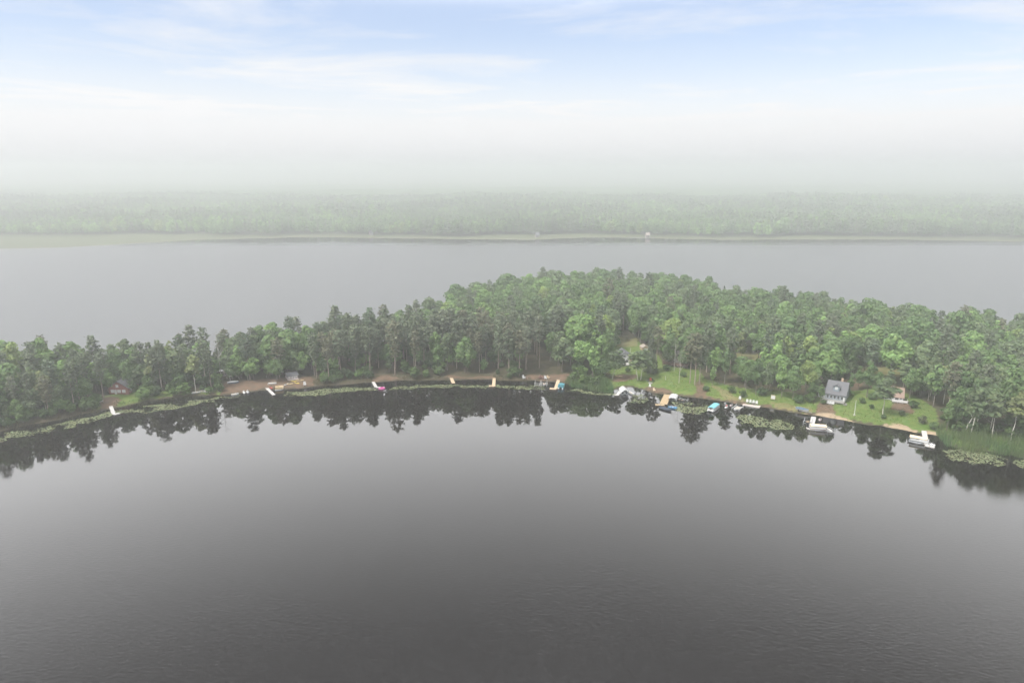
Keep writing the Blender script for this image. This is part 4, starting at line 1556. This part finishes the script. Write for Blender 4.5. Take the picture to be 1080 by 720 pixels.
rz = toward(946, 420, R(6))
t = thing('brown_roofed_house', 'small white house with brown roof and white railed deck on the lawn', 'house', L(945.5, 422.5), rz)
rf = walls_roof(t, 6.6, 8.0, 2.4, 4.4, 'x', SIDINGW, SHBROWN)
MB().box((-1.6, 5.5, 6.2), (.7, .7, 1.4)).build('chimney', SIDINGW, rf)
for x in (-2.1, 2.1):
    window(t, x, 1.7, 1.1, 1.2)
door(t, 0, .4, 1.7, 2.0, GLASS)
deck(t, -2.6, 5.4, -3.8, -.02, .55, WOODW, WHITE, True, 6)
wg = MB().prismx([(1, -1), (6.6, -1), (6.6, 2.3), (3.8, 3.6), (1, 2.3)], -6.4, -3.32).build('side_wing', SIDINGW, t)
MB().prismx([(.7, 2.2), (3.8, 3.68), (6.9, 2.2), (6.9, 2.42), (3.8, 3.9), (.7, 2.42)], -6.8, -3.33).build('wing_roof', SHPALE, wg)

rz = toward(658, 380, R(10))
t = thing('white_walled_cottage', 'white-walled cottage with grey gable roof and pale deck partly hidden by trees', 'cottage', L(658.5, 384), rz)
walls_roof(t, 8.0, 8.5, 2.9, 2.6, 'y', SIDINGW, SHGREY)
for x in (-2.6, -.7, 1.2):
    window(t, x, 1.5, 1.3, 1.5)
door(t, 2.8, .3, .95, 2.1, SIDINGT)
window(t, 0, 3.8, 1.1, .9)
deck(t, -2.6, 4.2, -3.4, -.02, .6, WOODW, WHITE, True, 5)

rz = toward(709, 380, R(-12))
t = thing('deck_cabin', 'grey-roofed cabin with long red-brown railed deck among the pines', 'cabin', L(711, 384.5), rz)
walls_roof(t, 7.6, 8.0, 2.9, 2.7, 'y', SIDINGP, SHGREY)
for x in (-2.3, 0, 2.3):
    window(t, x, 1.6, 1.3, 1.3)
window(t, 0, 3.9, 1.1, 1.0)
door(t, 1.1, .4, .9, 2.0, SIDINGW)
deck(t, -4.6, 6.8, -3.6, -.02, 1.0, WOODR, WOODR, True, 9)

rz = toward(681, 366, R(20))
t = thing('garage', 'tan garage half hidden in the forest behind the white-walled cottage', 'garage', L(681, 369.5), rz)
walls_roof(t, 7, 8, 2.8, 1.9, 'y', SIDINGT, SHPALE)
gd = MB()
for k in range(4):
    gd.box((0, -.05, .3 + k * .56), (4.2, .1, .53))
gd.build('garage_door', WHITE, t)

rz = toward(241, 392, R(-25))
t = thing('pale_roofed_shed', 'small shed with pale roof among the pines above the brown beach', 'shed', L(240.5, 396.5), rz)
walls_roof(t, 6.2, 5, 2.6, 1.3, 'x', SIDINGP, SHPALE)
window(t, -1.5, 1.5, 1.1, 1.0)
door(t, 1.3, 0, .95, 2.0, WHITE)

rz = toward(309, 398, R(15))
t = thing('pinkish_cabin', 'small pinkish cabin among the pines behind the yellow kayaks', 'cabin', L(309, 399.6), rz)
walls_roof(t, 7.4, 6, 2.5, 1.7, 'x', SIDINGP, SHGREY)
for x in (-2.4, -.3, 2.5):
    window(t, x, 1.4, 1.2, 1.1, pane=GLASSL)
door(t, 1.25, 0, .9, 2.0, WHITE)
MB().box((0, -1.25, .1), (7.0, 2.5, .2)).build('step', CONC, t)

for nm, k in (('red_cabin', .92), ('grey_house', .8), ('brown_roofed_house', .68), ('pale_roofed_shed', .62), ('pinkish_cabin', .62), ('garage', .5)):
    bpy.data.objects[nm].scale = (k, k, k)

# ---- docks
dock('white dock with short head below the red cabin', (116.7, 428), (120, 436.5), 1.3, WOODW, ((119.4, 437), (126, 435.4)), 1.5)
dock('slim whitish dock slanting out beside the red kayak', (280, 407.7), (289, 416.3), 1.3, WOODW)
dock('white bent dock with the pink float moored at its head', (393.5, 402.5), (396.7, 408.2), 1.3, WOODW, ((396.3, 408.4), (401.5, 408.2)), 1.3)
dock('short straight tan dock without a head', (475.8, 398.3), (478.3, 404), 1.5, WOODT)
dock('tan dock with a square head on one side, near the short straight one', (521.2, 398.6), (520.6, 407.4), 1.4, WOODT, ((521.3, 406.9), (515.6, 406.7)), 1.6)
dock('tan L-shaped dock with the teal boat moored beside it', (589.3, 399.8), (586.2, 409.6), 1.5, WOODT, ((587, 409.9), (579.6, 409.5)), 1.7)
dock('low white dock beside the tent-canopied boat lift', (655.5, 410.5), (651.5, 416), 1.3, WOODW, ((653, 416.3), (648, 416.3)), 1.2)
dock('wide fresh yellow wooden dock with long narrow head', (704.2, 416), (699.6, 426), 2.9, WOODY, ((701, 426.8), (691, 426.6)), 1.5)
dock('white dock with the tan-canopied pontoon boat at its head', (858.2, 439.4), (855.4, 450.6), 1.7, WOODW, ((850.6, 451.4), (858.5, 452)), 1.7)
dock('long white dock nearest the reed bed', (974.3, 453.8), (977.3, 468.5), 1.6, WOODW, ((975.3, 469.2), (985.8, 471.4)), 1.7)

# ---- boats and lifts
def rzp(a, b_):
    return heading(a, b_)[0]


pontoon_boat('small teal pedal-style boat moored at the tan L-shaped dock', 592, 408.5, rzp((589.5, 410), (592.5, 404.5)), TEALP, TEALP, TEALP, 4.6, fence=TEALP, cz=1.75, cfrac=.5)
t = pontoon_boat('pontoon boat under the white tent canopy by the low white dock', 657.5, 414.6, rzp((655, 411), (659, 418)), None, ALU, NAVY, 6.0)
boat_lift('boat lift with a peaked white tent canopy by the low white dock', 657.8, 415.3, rzp((655, 411), (659, 418)), 4.6, 3.0, 1.5, WHITE, ALU, 1.15)
row_boat('white rowing boat tied beside the tent-canopied lift', 665.4, 415.2, rzp((662, 413), (669, 416.5)), WHITE, 4.0, 1.4)
row_boat('dark navy covered boat tied to the head of the yellow dock', 702, 432, rzp((698, 430), (706.5, 432.5)), NAVY, 5.2, 2.6, cover=NAVY, motor=True)
row_boat('small bright-blue boat with white seats floating beside the dark covered boat', 709.3, 430.6, rzp((705, 430), (713, 431.3)), BLUE, 3.6, 1.4)
boat_lift('boat lift with grey canopy next to the yellow dock', 710, 421.2, rzp((712, 416), (707, 426)), 4.8, 3.0, 1.1, GREYC, ALU, .45)
boat_lift('bare grey boat lift holding a dark boat beyond the grey canopy', 719, 423.2, rzp((714, 421), (724, 424)), 4.6, 2.6, 1.6)
row_boat('dark fishing boat cradled in the bare grey boat lift', 719, 423, rzp((714, 421), (724, 424)), BLACK, 4.2, 1.5, z=.55, motor=True)
pontoon_boat('pontoon boat with long turquoise canopy by the lily pads', 752.3, 431.8, rzp((758.5, 426.2), (746.5, 435)), TEAL, WHITE, WHITE, 7.6, fence=GREYC, cfrac=.84, coff=-.2, cz=1.75)
jet_ski('whitish jet ski nearest the turquoise-canopied pontoon boat', 765.8, 430.2, rzp((769, 426.5), (763, 433)), WHITE, seatm=RED)
jet_ski('whitish jet ski in the middle between turquoise boat and white-sided boat', 771, 428.2, rzp((774, 425), (768, 431)), SIDINGP)
row_boat('white-sided runabout with dark open cockpit by the concrete patio', 777.5, 431.5, rzp((782, 427.8), (773, 434.6)), WHITE, 5.2, 2.1, motor=True)
boat_lift('white-framed boat lift around the white-sided runabout', 777.8, 431.2, rzp((782, 427.8), (773, 434.6)), 5.6, 2.8, 1.3, None, WHITE)
pontoon_boat('pontoon boat with rounded tan canopy at the head of the white dock', 862.3, 453, rzp((859, 452.8), (867.5, 453.4)), CREAM, WOODR, CREAM, 6.2, cfrac=.86, coff=0, cz=1.9)
boat_lift('grey wheel boat lift on the near side of the tan-canopied boat', 851.7, 446.4, rzp((853, 441), (849, 450)), 4.4, 2.6, 1.5)
row_boat('dark low boat on the grey wheel lift beside the white dock', 851.7, 446.0, rzp((853, 441), (849, 450)), BLACK, 3.9, 1.4, z=.5)
jet_ski('pinkish-white jet ski close to the sand by the white dock', 864.8, 443.3, rzp((866, 440), (863, 446)), SIDINGP)
row_boat('white speedboat with dark inside beyond the tan-canopied boat', 872.2, 453.8, rzp((868, 451.5), (877, 456.5)), WHITE, 5.4, 2.0, motor=True)
boat_lift('thin grey boat lift around the white speedboat', 872, 453.4, rzp((868, 451.5), (877, 456.5)), 5.4, 2.6, 1.5)
pontoon_boat('pontoon boat with square cream canopy at the dock nearest the reeds', 970.2, 466.5, rzp((962, 464.8), (976, 467.5)), CREAM, NAVY, WHITE, 6.6, cfrac=.78, coff=-.6, cz=2.0)
jet_ski('white jet ski moored on the reed side of the long white dock', 981, 469, rzp((979, 466), (982, 472)), WHITE)
jet_ski('grey jet ski moored beyond the white one at the long white dock', 984.2, 469.8, rzp((982, 467), (985.5, 473)), GREYC)
for (px_b, lab_) in ((567, 'white-grey boat lift nearer the white chair, of two by the brown chairs'), (574, 'white-grey boat lift nearer the L-shaped dock, of two by the brown chairs')):
    boat_lift(lab_, px_b, 406.2, rzp((px_b + .8, 401), (px_b, 408)), 4.4, 2.3, 1.7, None, WHITE)
row_boat('grey aluminium boat resting on the lifts by the brown chairs', 574, 405.8, rzp((574.8, 401), (574, 408)), ALU, 4.0, 1.4, z=.5)

# inflatable float: a tube ring with a floor
t = thing('swim_float', 'bright pink inflatable float by the bent white dock', 'float', (*G(402.8, 410, 0), 0), .3)
ring_ = MB()
for k in range(14):
    a0, a1 = 2 * math.pi * k / 14, 2 * math.pi * (k + 1) / 14
    ring_.tube((math.cos(a0) * 1.2, math.sin(a0) * 1.0, .25), (math.cos(a1) * 1.2, math.sin(a1) * 1.0, .25), .34, .34, 8)
ring_.build('ring', PINK, t, True)
MB().box((0, 0, .12), (1.9, 1.5, .08)).build('floor', PINK, t)
MB().box((.9, 0, .62), (.22, 1.2, .5)).build('backrest', WHITE, t)

jet_ski('first white jet ski beached on the brown shore below the shed', 257.6, 414.6, rzp((256, 411), (259, 417)), WHITE, seatm=GREYC)
jet_ski('second white jet ski on the brown shore, beside the first', 261.4, 414.2, rzp((260, 411), (262.6, 417)), GREYC, seatm=WHITE)
row_boat('small white dinghy lying at the near end of the brown beach', 248, 416.6, rzp((244, 417), (252, 416)), WHITE, 3.0, 1.3)
row_boat('blue-grey boat parked below the pale-roofed shed', 246, 403.8, .25, BLUETARP, 4.6, 1.7, land=True, cover=GREYC)
kayak('red kayak lying beside the slim whitish dock', 286, 409.4, rzp((283.5, 406), (288, 412)), RED, 3.6, .9)
row_boat('white dinghy on the sand between the slim dock and the yellow kayaks', 287.3, 405, .1, WHITE, 3.6, 1.4, land=True)
pontoon_boat('cream paddle raft at the edge of the brown beach by the slim dock', 294.6, 410.6, rzp((290.5, 411), (298.5, 410.3)), None, PALEY, CREAM, 3.4, fence=PALEY)
kayak('whitish kayak nearest the slim dock among the beach kayaks', 302, 405.6, 1.2, WHITE, 3.0, .9)
kayak('pale-yellow kayak beside the whitish one on the brown beach', 305.5, 405.2, .5, PALEY, 3.2, .9)
kayak('yellow kayak lying farthest up the brown beach', 311.2, 402.0, .3, YELLOW, 3.6, 1.0)
kayak('yellow kayak lying across the middle of the brown beach', 313.3, 404.2, -.6, YELLOW, 3.6, 1.0)
kayak('pale kayak farthest from the slim dock, below the pinkish cabin', 316.6, 401.6, .4, PALEY, 3.2, .9)
kayak('yellow kayak lying alone on the lawn below the white-walled cottage', 652.5, 397, rzp((649, 396.6), (656, 397.4)), PALEY, 3.6, 1.1)
t = chair('white chair at the dark end of the brown beach', 321.6, 408.2, toward(321, 408), WHITE, None, 1.6)

# boat under a tarp on a trailer
t = thing('boat_trailer', 'low trailer under the tarp-covered boat on the lawn', 'trailer', L(846, 433.6), rzp((842, 432), (851, 434.4)))
MB().box((0, .6, .45), (4.6, .1, .12)).box((0, -.6, .45), (4.6, .1, .12)).box((2.9, 0, .45), (1.6, .1, .1)).box((-1, 0, .45), (.1, 1.3, .1)).build('frame', ALU, t)
for s in (-1, 1):
    MB().tube((-1, s * .8, .32), (-1, s * 1.0, .32), .34, .34, 10).build('wheel', BLACK, t)
row_boat('boat under a dark blue-grey tarp with white bow on the lawn', 846, 433.6, rzp((842, 432), (851, 434.4)), WHITE, 5.0, 2.0, land=True, cover=BLUETARP).location.z += .55

# ---- lawn things
t = thing('flagpole', 'white flagpole standing on the lawn right of the grey house', 'flagpole', L(901, 437.5))
MB().tube((0, 0, 0), (0, 0, 5.8), .11, .08, 8).build('pole', WHITE, t)
MB().tube((0, 0, -.3), (0, 0, .22), .5, .42, 10).build('base', STONE, t)
MB().tube((0, 0, 5.8), (0, 0, 6.0), .14, .05, 8).build('finial', PALEY, t)

t = thing('sign_board', 'square white board on two posts at the lawn edge', 'board', L(815, 422), toward(815, 422))
MB().box((0, 0, 1.35), (1.5, .08, 1.5)).build('panel', WHITE, t)
fr = MB()
fr.box((0, -.03, 2.14), (1.66, .12, .08)).box((0, -.03, .56), (1.66, .12, .08)).box((-.79, -.03, 1.35), (.08, .12, 1.5)).box((.79, -.03, 1.35), (.08, .12, 1.5))
fr.build('frame', PALEY, t)
for s in (-1, 1):
    MB().box((s * .6, .1, .6), (.1, .1, 1.8)).build('post', WOODG, t)

t = thing('marker_post', 'short white post on the lawn before the whitish bare tree', 'post', L(701.7, 400.5))
MB().tube((0, 0, -.2), (0, 0, 1.6), .09, .08, 6).build('shaft', WHITE, t)
MB().tube((0, 0, 1.6), (0, 0, 1.72), .13, .05, 6).build('cap', WHITE, t)
t = thing('marker_post', 'white post beside the white-walled cottage', 'post', L(664.6, 376))
MB().tube((0, 0, -.2), (0, 0, 4.0), .1, .08, 6).build('shaft', WHITE, t)
MB().tube((0, 0, 4.0), (0, 0, 4.15), .15, .06, 6).build('cap', WHITE, t)
t = thing('yard_pole', 'white pole among the pines below the pale-roofed shed', 'pole', L(242.8, 401.5))
MB().tube((0, 0, -.2), (0, 0, 4.6), .1, .08, 6).build('shaft', WHITE, t)
MB().box((0, 0, 4.65), (.6, .3, .16)).build('lamp_head', ALU, t)

t = thing('patio', 'pale concrete patio at the water edge with white chairs', 'patio', L(793, 427.5), rzp((785, 426), (801, 428.8)))
MB().box((0, 0, -.05), (6.4, 3.2, .3)).build('slab', CONC, t)
MB().box((0, -1.75, -.25), (6.6, .3, .5)).build('edging', STONE, t)
for k, ord_ in enumerate(('first', 'second', 'third', 'fourth')):
    chair(f'{ord_} from the turquoise boat of white chairs on the concrete patio', 787.8 + k * 3.3, 426 + k * .45, toward(793, 427), WHITE, None, 1.2)
    bpy.data.objects[-1] if False else None
chair('white chair alone on the lawn above the runabout', 780.3, 421.5, toward(780, 421), WHITE)
chair('white chair on the bank beside the boat lifts', 552.6, 399.6, toward(552, 399, .5), WHITE, None, 1.5)
for k, (px_c, py_c, m_, lab_) in enumerate(((569, 399.4, WOODR, 'red-brown chair nearest the white chair by the boat lifts'), (572.4, 399.6, WOODR, 'red-brown chair left of the white chair in the chair circle'),
                                            (575.3, 400.0, WHITE, 'white chair in the middle of the red-brown chairs'), (578.4, 399.4, WOODT, 'tan chair nearest the L-shaped dock by the boat lifts'))):
    chair(lab_, px_c, py_c, toward(570, 399, -.6 + .4 * k), m_, None, 1.4)
for k, (px_c, py_c, m_, lab_) in enumerate(((683.2, 402.4, BLACK, 'dark chair farthest left in the lawn circle below the spruce'), (686.0, 401.6, RED, 'red chair in the lawn circle below the spruce'),
                                            (689.0, 402.6, BLACK, 'dark chair beside the red chair, toward the marker post'))):
    chair(lab_, px_c, py_c, toward(686, 402, -.8 + .8 * k), m_, None, 1.2)
chair('white chair on the sand above the tan swimming beach', 685.4, 408.6, toward(685, 408), WHITE, None, 1.3)
chair('cream chair lying low on the tan swimming beach', 690, 412.6, toward(690, 412, .4), CREAM, None, 1.2)
chair('whitish chair on the slope below the red cabin', 103.5, 424.6, toward(103, 424), WHITE, None, 1.5)
chair('whitish chair nearer the dock on the slope below the red cabin', 107, 424.2, toward(107, 424, .5), WHITE, None, 1.5)
row_boat('white boat pulled up on the grass right of the red cabin', 207, 414.6, .2, WHITE, 3.4, 1.4, land=True)
row_boat('larger white boat beside the small one on the grass', 216.5, 413.2, -.15, WHITE, 4.6, 1.6, land=True)
for k, ord_ in enumerate(('first', 'second', 'third')):
    chair(f'{ord_} white chair from the porch stairs, before the grey house', 875.5 - k * 2.8 + 3, 427 - k * .5, toward(872, 426), WHITE, None, 1.2)
# stone fire ring on the lawn
t = thing('fire_ring', 'round stone fire ring inside the chair circle on the lawn', 'fire ring', L(686, 404))
for k in range(9):
    a = 2 * math.pi * k / 9
    MB().box((math.cos(a) * .7, math.sin(a) * .7, .12), (.42, .3, .34), a).build('stone', STONE, t)
MB().tube((0, 0, 0), (0, 0, .08), .5, .5, 10).build('ash_bed', BLACK, t)

# ---- the far shore
for (px_f, py_f, w_, lab_, wm, rm) in ((392, 247.4, 4.5, 'tiny white boathouse on the far shore past the pale clearing', SIDINGP, SHGREY), (567, 249.6, 5, 'pale boathouse on the far shore opposite the peninsula top', SIDINGP, SHGREY),
                                       (683.5, 249.4, 5, 'pale cottage by the far waterline near the long pale dock', SIDINGP, SHPALE), (974.5, 243.6, 15, 'pale house in the trees of the far shore', SIDINGP, SHPALE),
                                       (1066, 242.4, 20, 'blue-grey roofed house at the far right shore', SIDINGG, SIDINGG)):
    x, y = G(px_f, py_f, 2)
    z = max(float(far_h(np.array([x]), np.array([y]))[0]), .2)
    t = thing('far_house', lab_, 'house', (x, y, z), toward(px_f, py_f, .2))
    walls_roof(t, w_, 8, 3.4, 3.0, 'x', wm, rm)
    for x_ in (-.3, .05, .32):
        window(t, x_ * w_, 1.7, 1.4, 1.4)
for (px_a, px_b, py_f, lab_) in ((664, 690, 251.2, 'long grey-white dock lying along the far shore by a pale cottage'), (570, 578, 250.9, 'short pale dock beside the pale far boathouse')):
    a, b_ = G(px_a, py_f), G(px_b, py_f)
    t = thing('far_dock', lab_, 'dock', (a[0], a[1], 0))
    MB().box(((b_[0] - a[0]) / 2, 0, .7), (b_[0] - a[0], 2.4, .2)).build('deck', WOODG, t)
    for k in np.linspace(.05, .95, 5):
        MB().tube(((b_[0] - a[0]) * k, -1.4, -1.2), ((b_[0] - a[0]) * k, -1.4, 1.1), .14, .14).build('post', POSTM, t)

# ------------------------------------------------------------------ air, sky, sun, camera
m, nt, out = nodes('haze')
vol = nt.nodes.new('ShaderNodeVolumePrincipled')
vol.inputs['Color'].default_value = (.805, .81, .806, 1)
vol.inputs['Density'].default_value = .00095
vol.inputs['Anisotropy'].default_value = .75
nt.links.new(vol.outputs[0], out.inputs['Volume'])
o = MB().box((0, 3600, 57.2), (18000, 12800, 120)).build('haze', m)
tag(o, 'pale summer haze over the lake', kind='stuff')

SUN_EL, SUN_AZ = R(55), R(-118)    # azimuth clockwise from +Y
w = bpy.data.worlds.new('World')
sc.world = w
w.use_nodes = True
nt = w.node_tree
nt.nodes.clear()
out = nt.nodes.new('ShaderNodeOutputWorld')
bg = nt.nodes.new('ShaderNodeBackground')
bg.inputs['Strength'].default_value = .12
sky = nt.nodes.new('ShaderNodeTexSky')
sky.sky_type = 'NISHITA'
sky.sun_disc = False
sky.sun_elevation = SUN_EL
sky.sun_rotation = SUN_AZ
sky.air_density = 1.0
sky.dust_density = .8
sky.ozone_density = 3.5
tc = nt.nodes.new('ShaderNodeTexCoord')
sep = nt.nodes.new('ShaderNodeSeparateXYZ')
nt.links.new(tc.outputs['Generated'], sep.inputs[0])
mxz = nt.nodes.new('ShaderNodeMath')
mxz.operation = 'MAXIMUM'
mxz.inputs[1].default_value = .02
nt.links.new(sep.outputs['Z'], mxz.inputs[0])
dv = nt.nodes.new('ShaderNodeVectorMath')
dv.operation = 'DIVIDE'
cb = nt.nodes.new('ShaderNodeCombineXYZ')
for i in range(3):
    nt.links.new(mxz.outputs[0], cb.inputs[i])
nt.links.new(tc.outputs['Generated'], dv.inputs[0])
nt.links.new(cb.outputs[0], dv.inputs[1])
mp = nt.nodes.new('ShaderNodeMapping')
mp.inputs['Scale'].default_value = (.5, .55, 1)
mp.inputs['Location'].default_value = (3.7, 9.2, 0)
mp.inputs['Rotation'].default_value = (0, 0, R(12))
nt.links.new(dv.outputs[0], mp.inputs[0])
n1 = nt.nodes.new('ShaderNodeTexNoise')
n1.inputs['Scale'].default_value = .8
n1.inputs['Detail'].default_value = 9
n1.inputs['Roughness'].default_value = .62
n1.inputs['Distortion'].default_value = .4
nt.links.new(mp.outputs[0], n1.inputs['Vector'])
wisp = nt.nodes.new('ShaderNodeMapRange')
wisp.inputs[1].default_value, wisp.inputs[2].default_value = .50, .70
wisp.inputs[3].default_value, wisp.inputs[4].default_value = .0, .55
nt.links.new(n1.outputs[0], wisp.inputs[0])
# the cloud deck: thick at the murky horizon, thin just above it, closed out of view for the added bright band
deck = nt.nodes.new('ShaderNodeFloatCurve')
nt.links.new(sep.outputs['Z'], deck.inputs['Value'])
c = deck.mapping.curves[0]
c.points[0].location = (0, 1)
c.points[1].location = (1, .8)
for x_, y_ in ((.045, 1.0), (.075, .82), (.11, .56), (.15, .34), (.205, .22), (.24, .9), (.34, .95), (.55, .9)):
    c.points.new(x_, y_)
deck.mapping.update()
ca = nt.nodes.new('ShaderNodeMath')
ca.operation = 'ADD'
ca.use_clamp = True
nt.links.new(deck.outputs[0], ca.inputs[0])
nt.links.new(wisp.outputs[0], ca.inputs[1])
# cloud brightness by elevation; unseen bright band added above view to lift water reflections
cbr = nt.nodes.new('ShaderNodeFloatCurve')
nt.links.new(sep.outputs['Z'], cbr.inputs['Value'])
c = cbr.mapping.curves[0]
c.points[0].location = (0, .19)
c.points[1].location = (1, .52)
for x_, y_ in ((.03, .242), (.07, .265), (.2, .275), (.23, .80), (.27, 1.0), (.34, .95), (.40, .74), (.47, .46), (.54, .235), (.63, .06), (.665, .09), (.74, .46)):  # dimmed where near water reflects it, overhead raised as unseen canopy fill
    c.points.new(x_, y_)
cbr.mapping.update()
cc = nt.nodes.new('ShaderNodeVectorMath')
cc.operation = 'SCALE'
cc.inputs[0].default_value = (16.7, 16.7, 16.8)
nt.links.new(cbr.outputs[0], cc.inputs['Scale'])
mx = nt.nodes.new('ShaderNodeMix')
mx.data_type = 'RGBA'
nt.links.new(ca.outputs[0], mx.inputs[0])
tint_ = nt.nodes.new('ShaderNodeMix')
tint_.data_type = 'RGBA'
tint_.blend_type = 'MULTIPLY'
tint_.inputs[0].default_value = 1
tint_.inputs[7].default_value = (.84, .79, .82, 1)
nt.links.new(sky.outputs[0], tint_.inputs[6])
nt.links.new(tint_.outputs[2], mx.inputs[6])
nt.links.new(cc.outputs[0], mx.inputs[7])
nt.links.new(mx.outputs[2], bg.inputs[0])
nt.links.new(bg.outputs[0], out.inputs[0])

sl = bpy.data.lights.new('sun', 'SUN')
sl.energy = 3.4
sl.angle = R(14)
sl.color = (1, .975, .94)
so = bpy.data.objects.new('sun', sl)
COL.objects.link(so)
dirv = Vector((math.sin(SUN_AZ) * math.cos(SUN_EL), math.cos(SUN_AZ) * math.cos(SUN_EL), math.sin(SUN_EL)))
so.rotation_euler = (-dirv).to_track_quat('-Z', 'Y').to_euler()
so.location = dirv * 400

cam = bpy.data.cameras.new('camera')
cam.sensor_width = 36
cam.lens = F / W * 36
cam.clip_start = .5
cam.clip_end = 30000
co = bpy.data.objects.new('camera', cam)
COL.objects.link(co)
co.location = (0, 0, CAMZ)
co.rotation_euler = (math.pi / 2 - PITCH, 0, 0)
sc.camera = co

sc.view_settings.view_transform = 'Standard'
sc.view_settings.look = 'None'
sc.view_settings.exposure = .85
sc.view_settings.gamma = 1
sc.render.engine = 'CYCLES'
cy_ = sc.cycles
cy_.max_bounces = 6
cy_.diffuse_bounces = 3
cy_.glossy_bounces = 3
cy_.transmission_bounces = 2
cy_.volume_bounces = 2
cy_.transparent_max_bounces = 6
cy_.caustics_reflective = False
cy_.caustics_refractive = False
cy_.use_denoising = True
try:
    cy_.denoiser = 'OPENIMAGEDENOISE'
except Exception:
    pass
print('individual trees', len(ind) + len(HAND), 'forest', len(rest), 'far', len(fl), 'shrubs', len(shr))
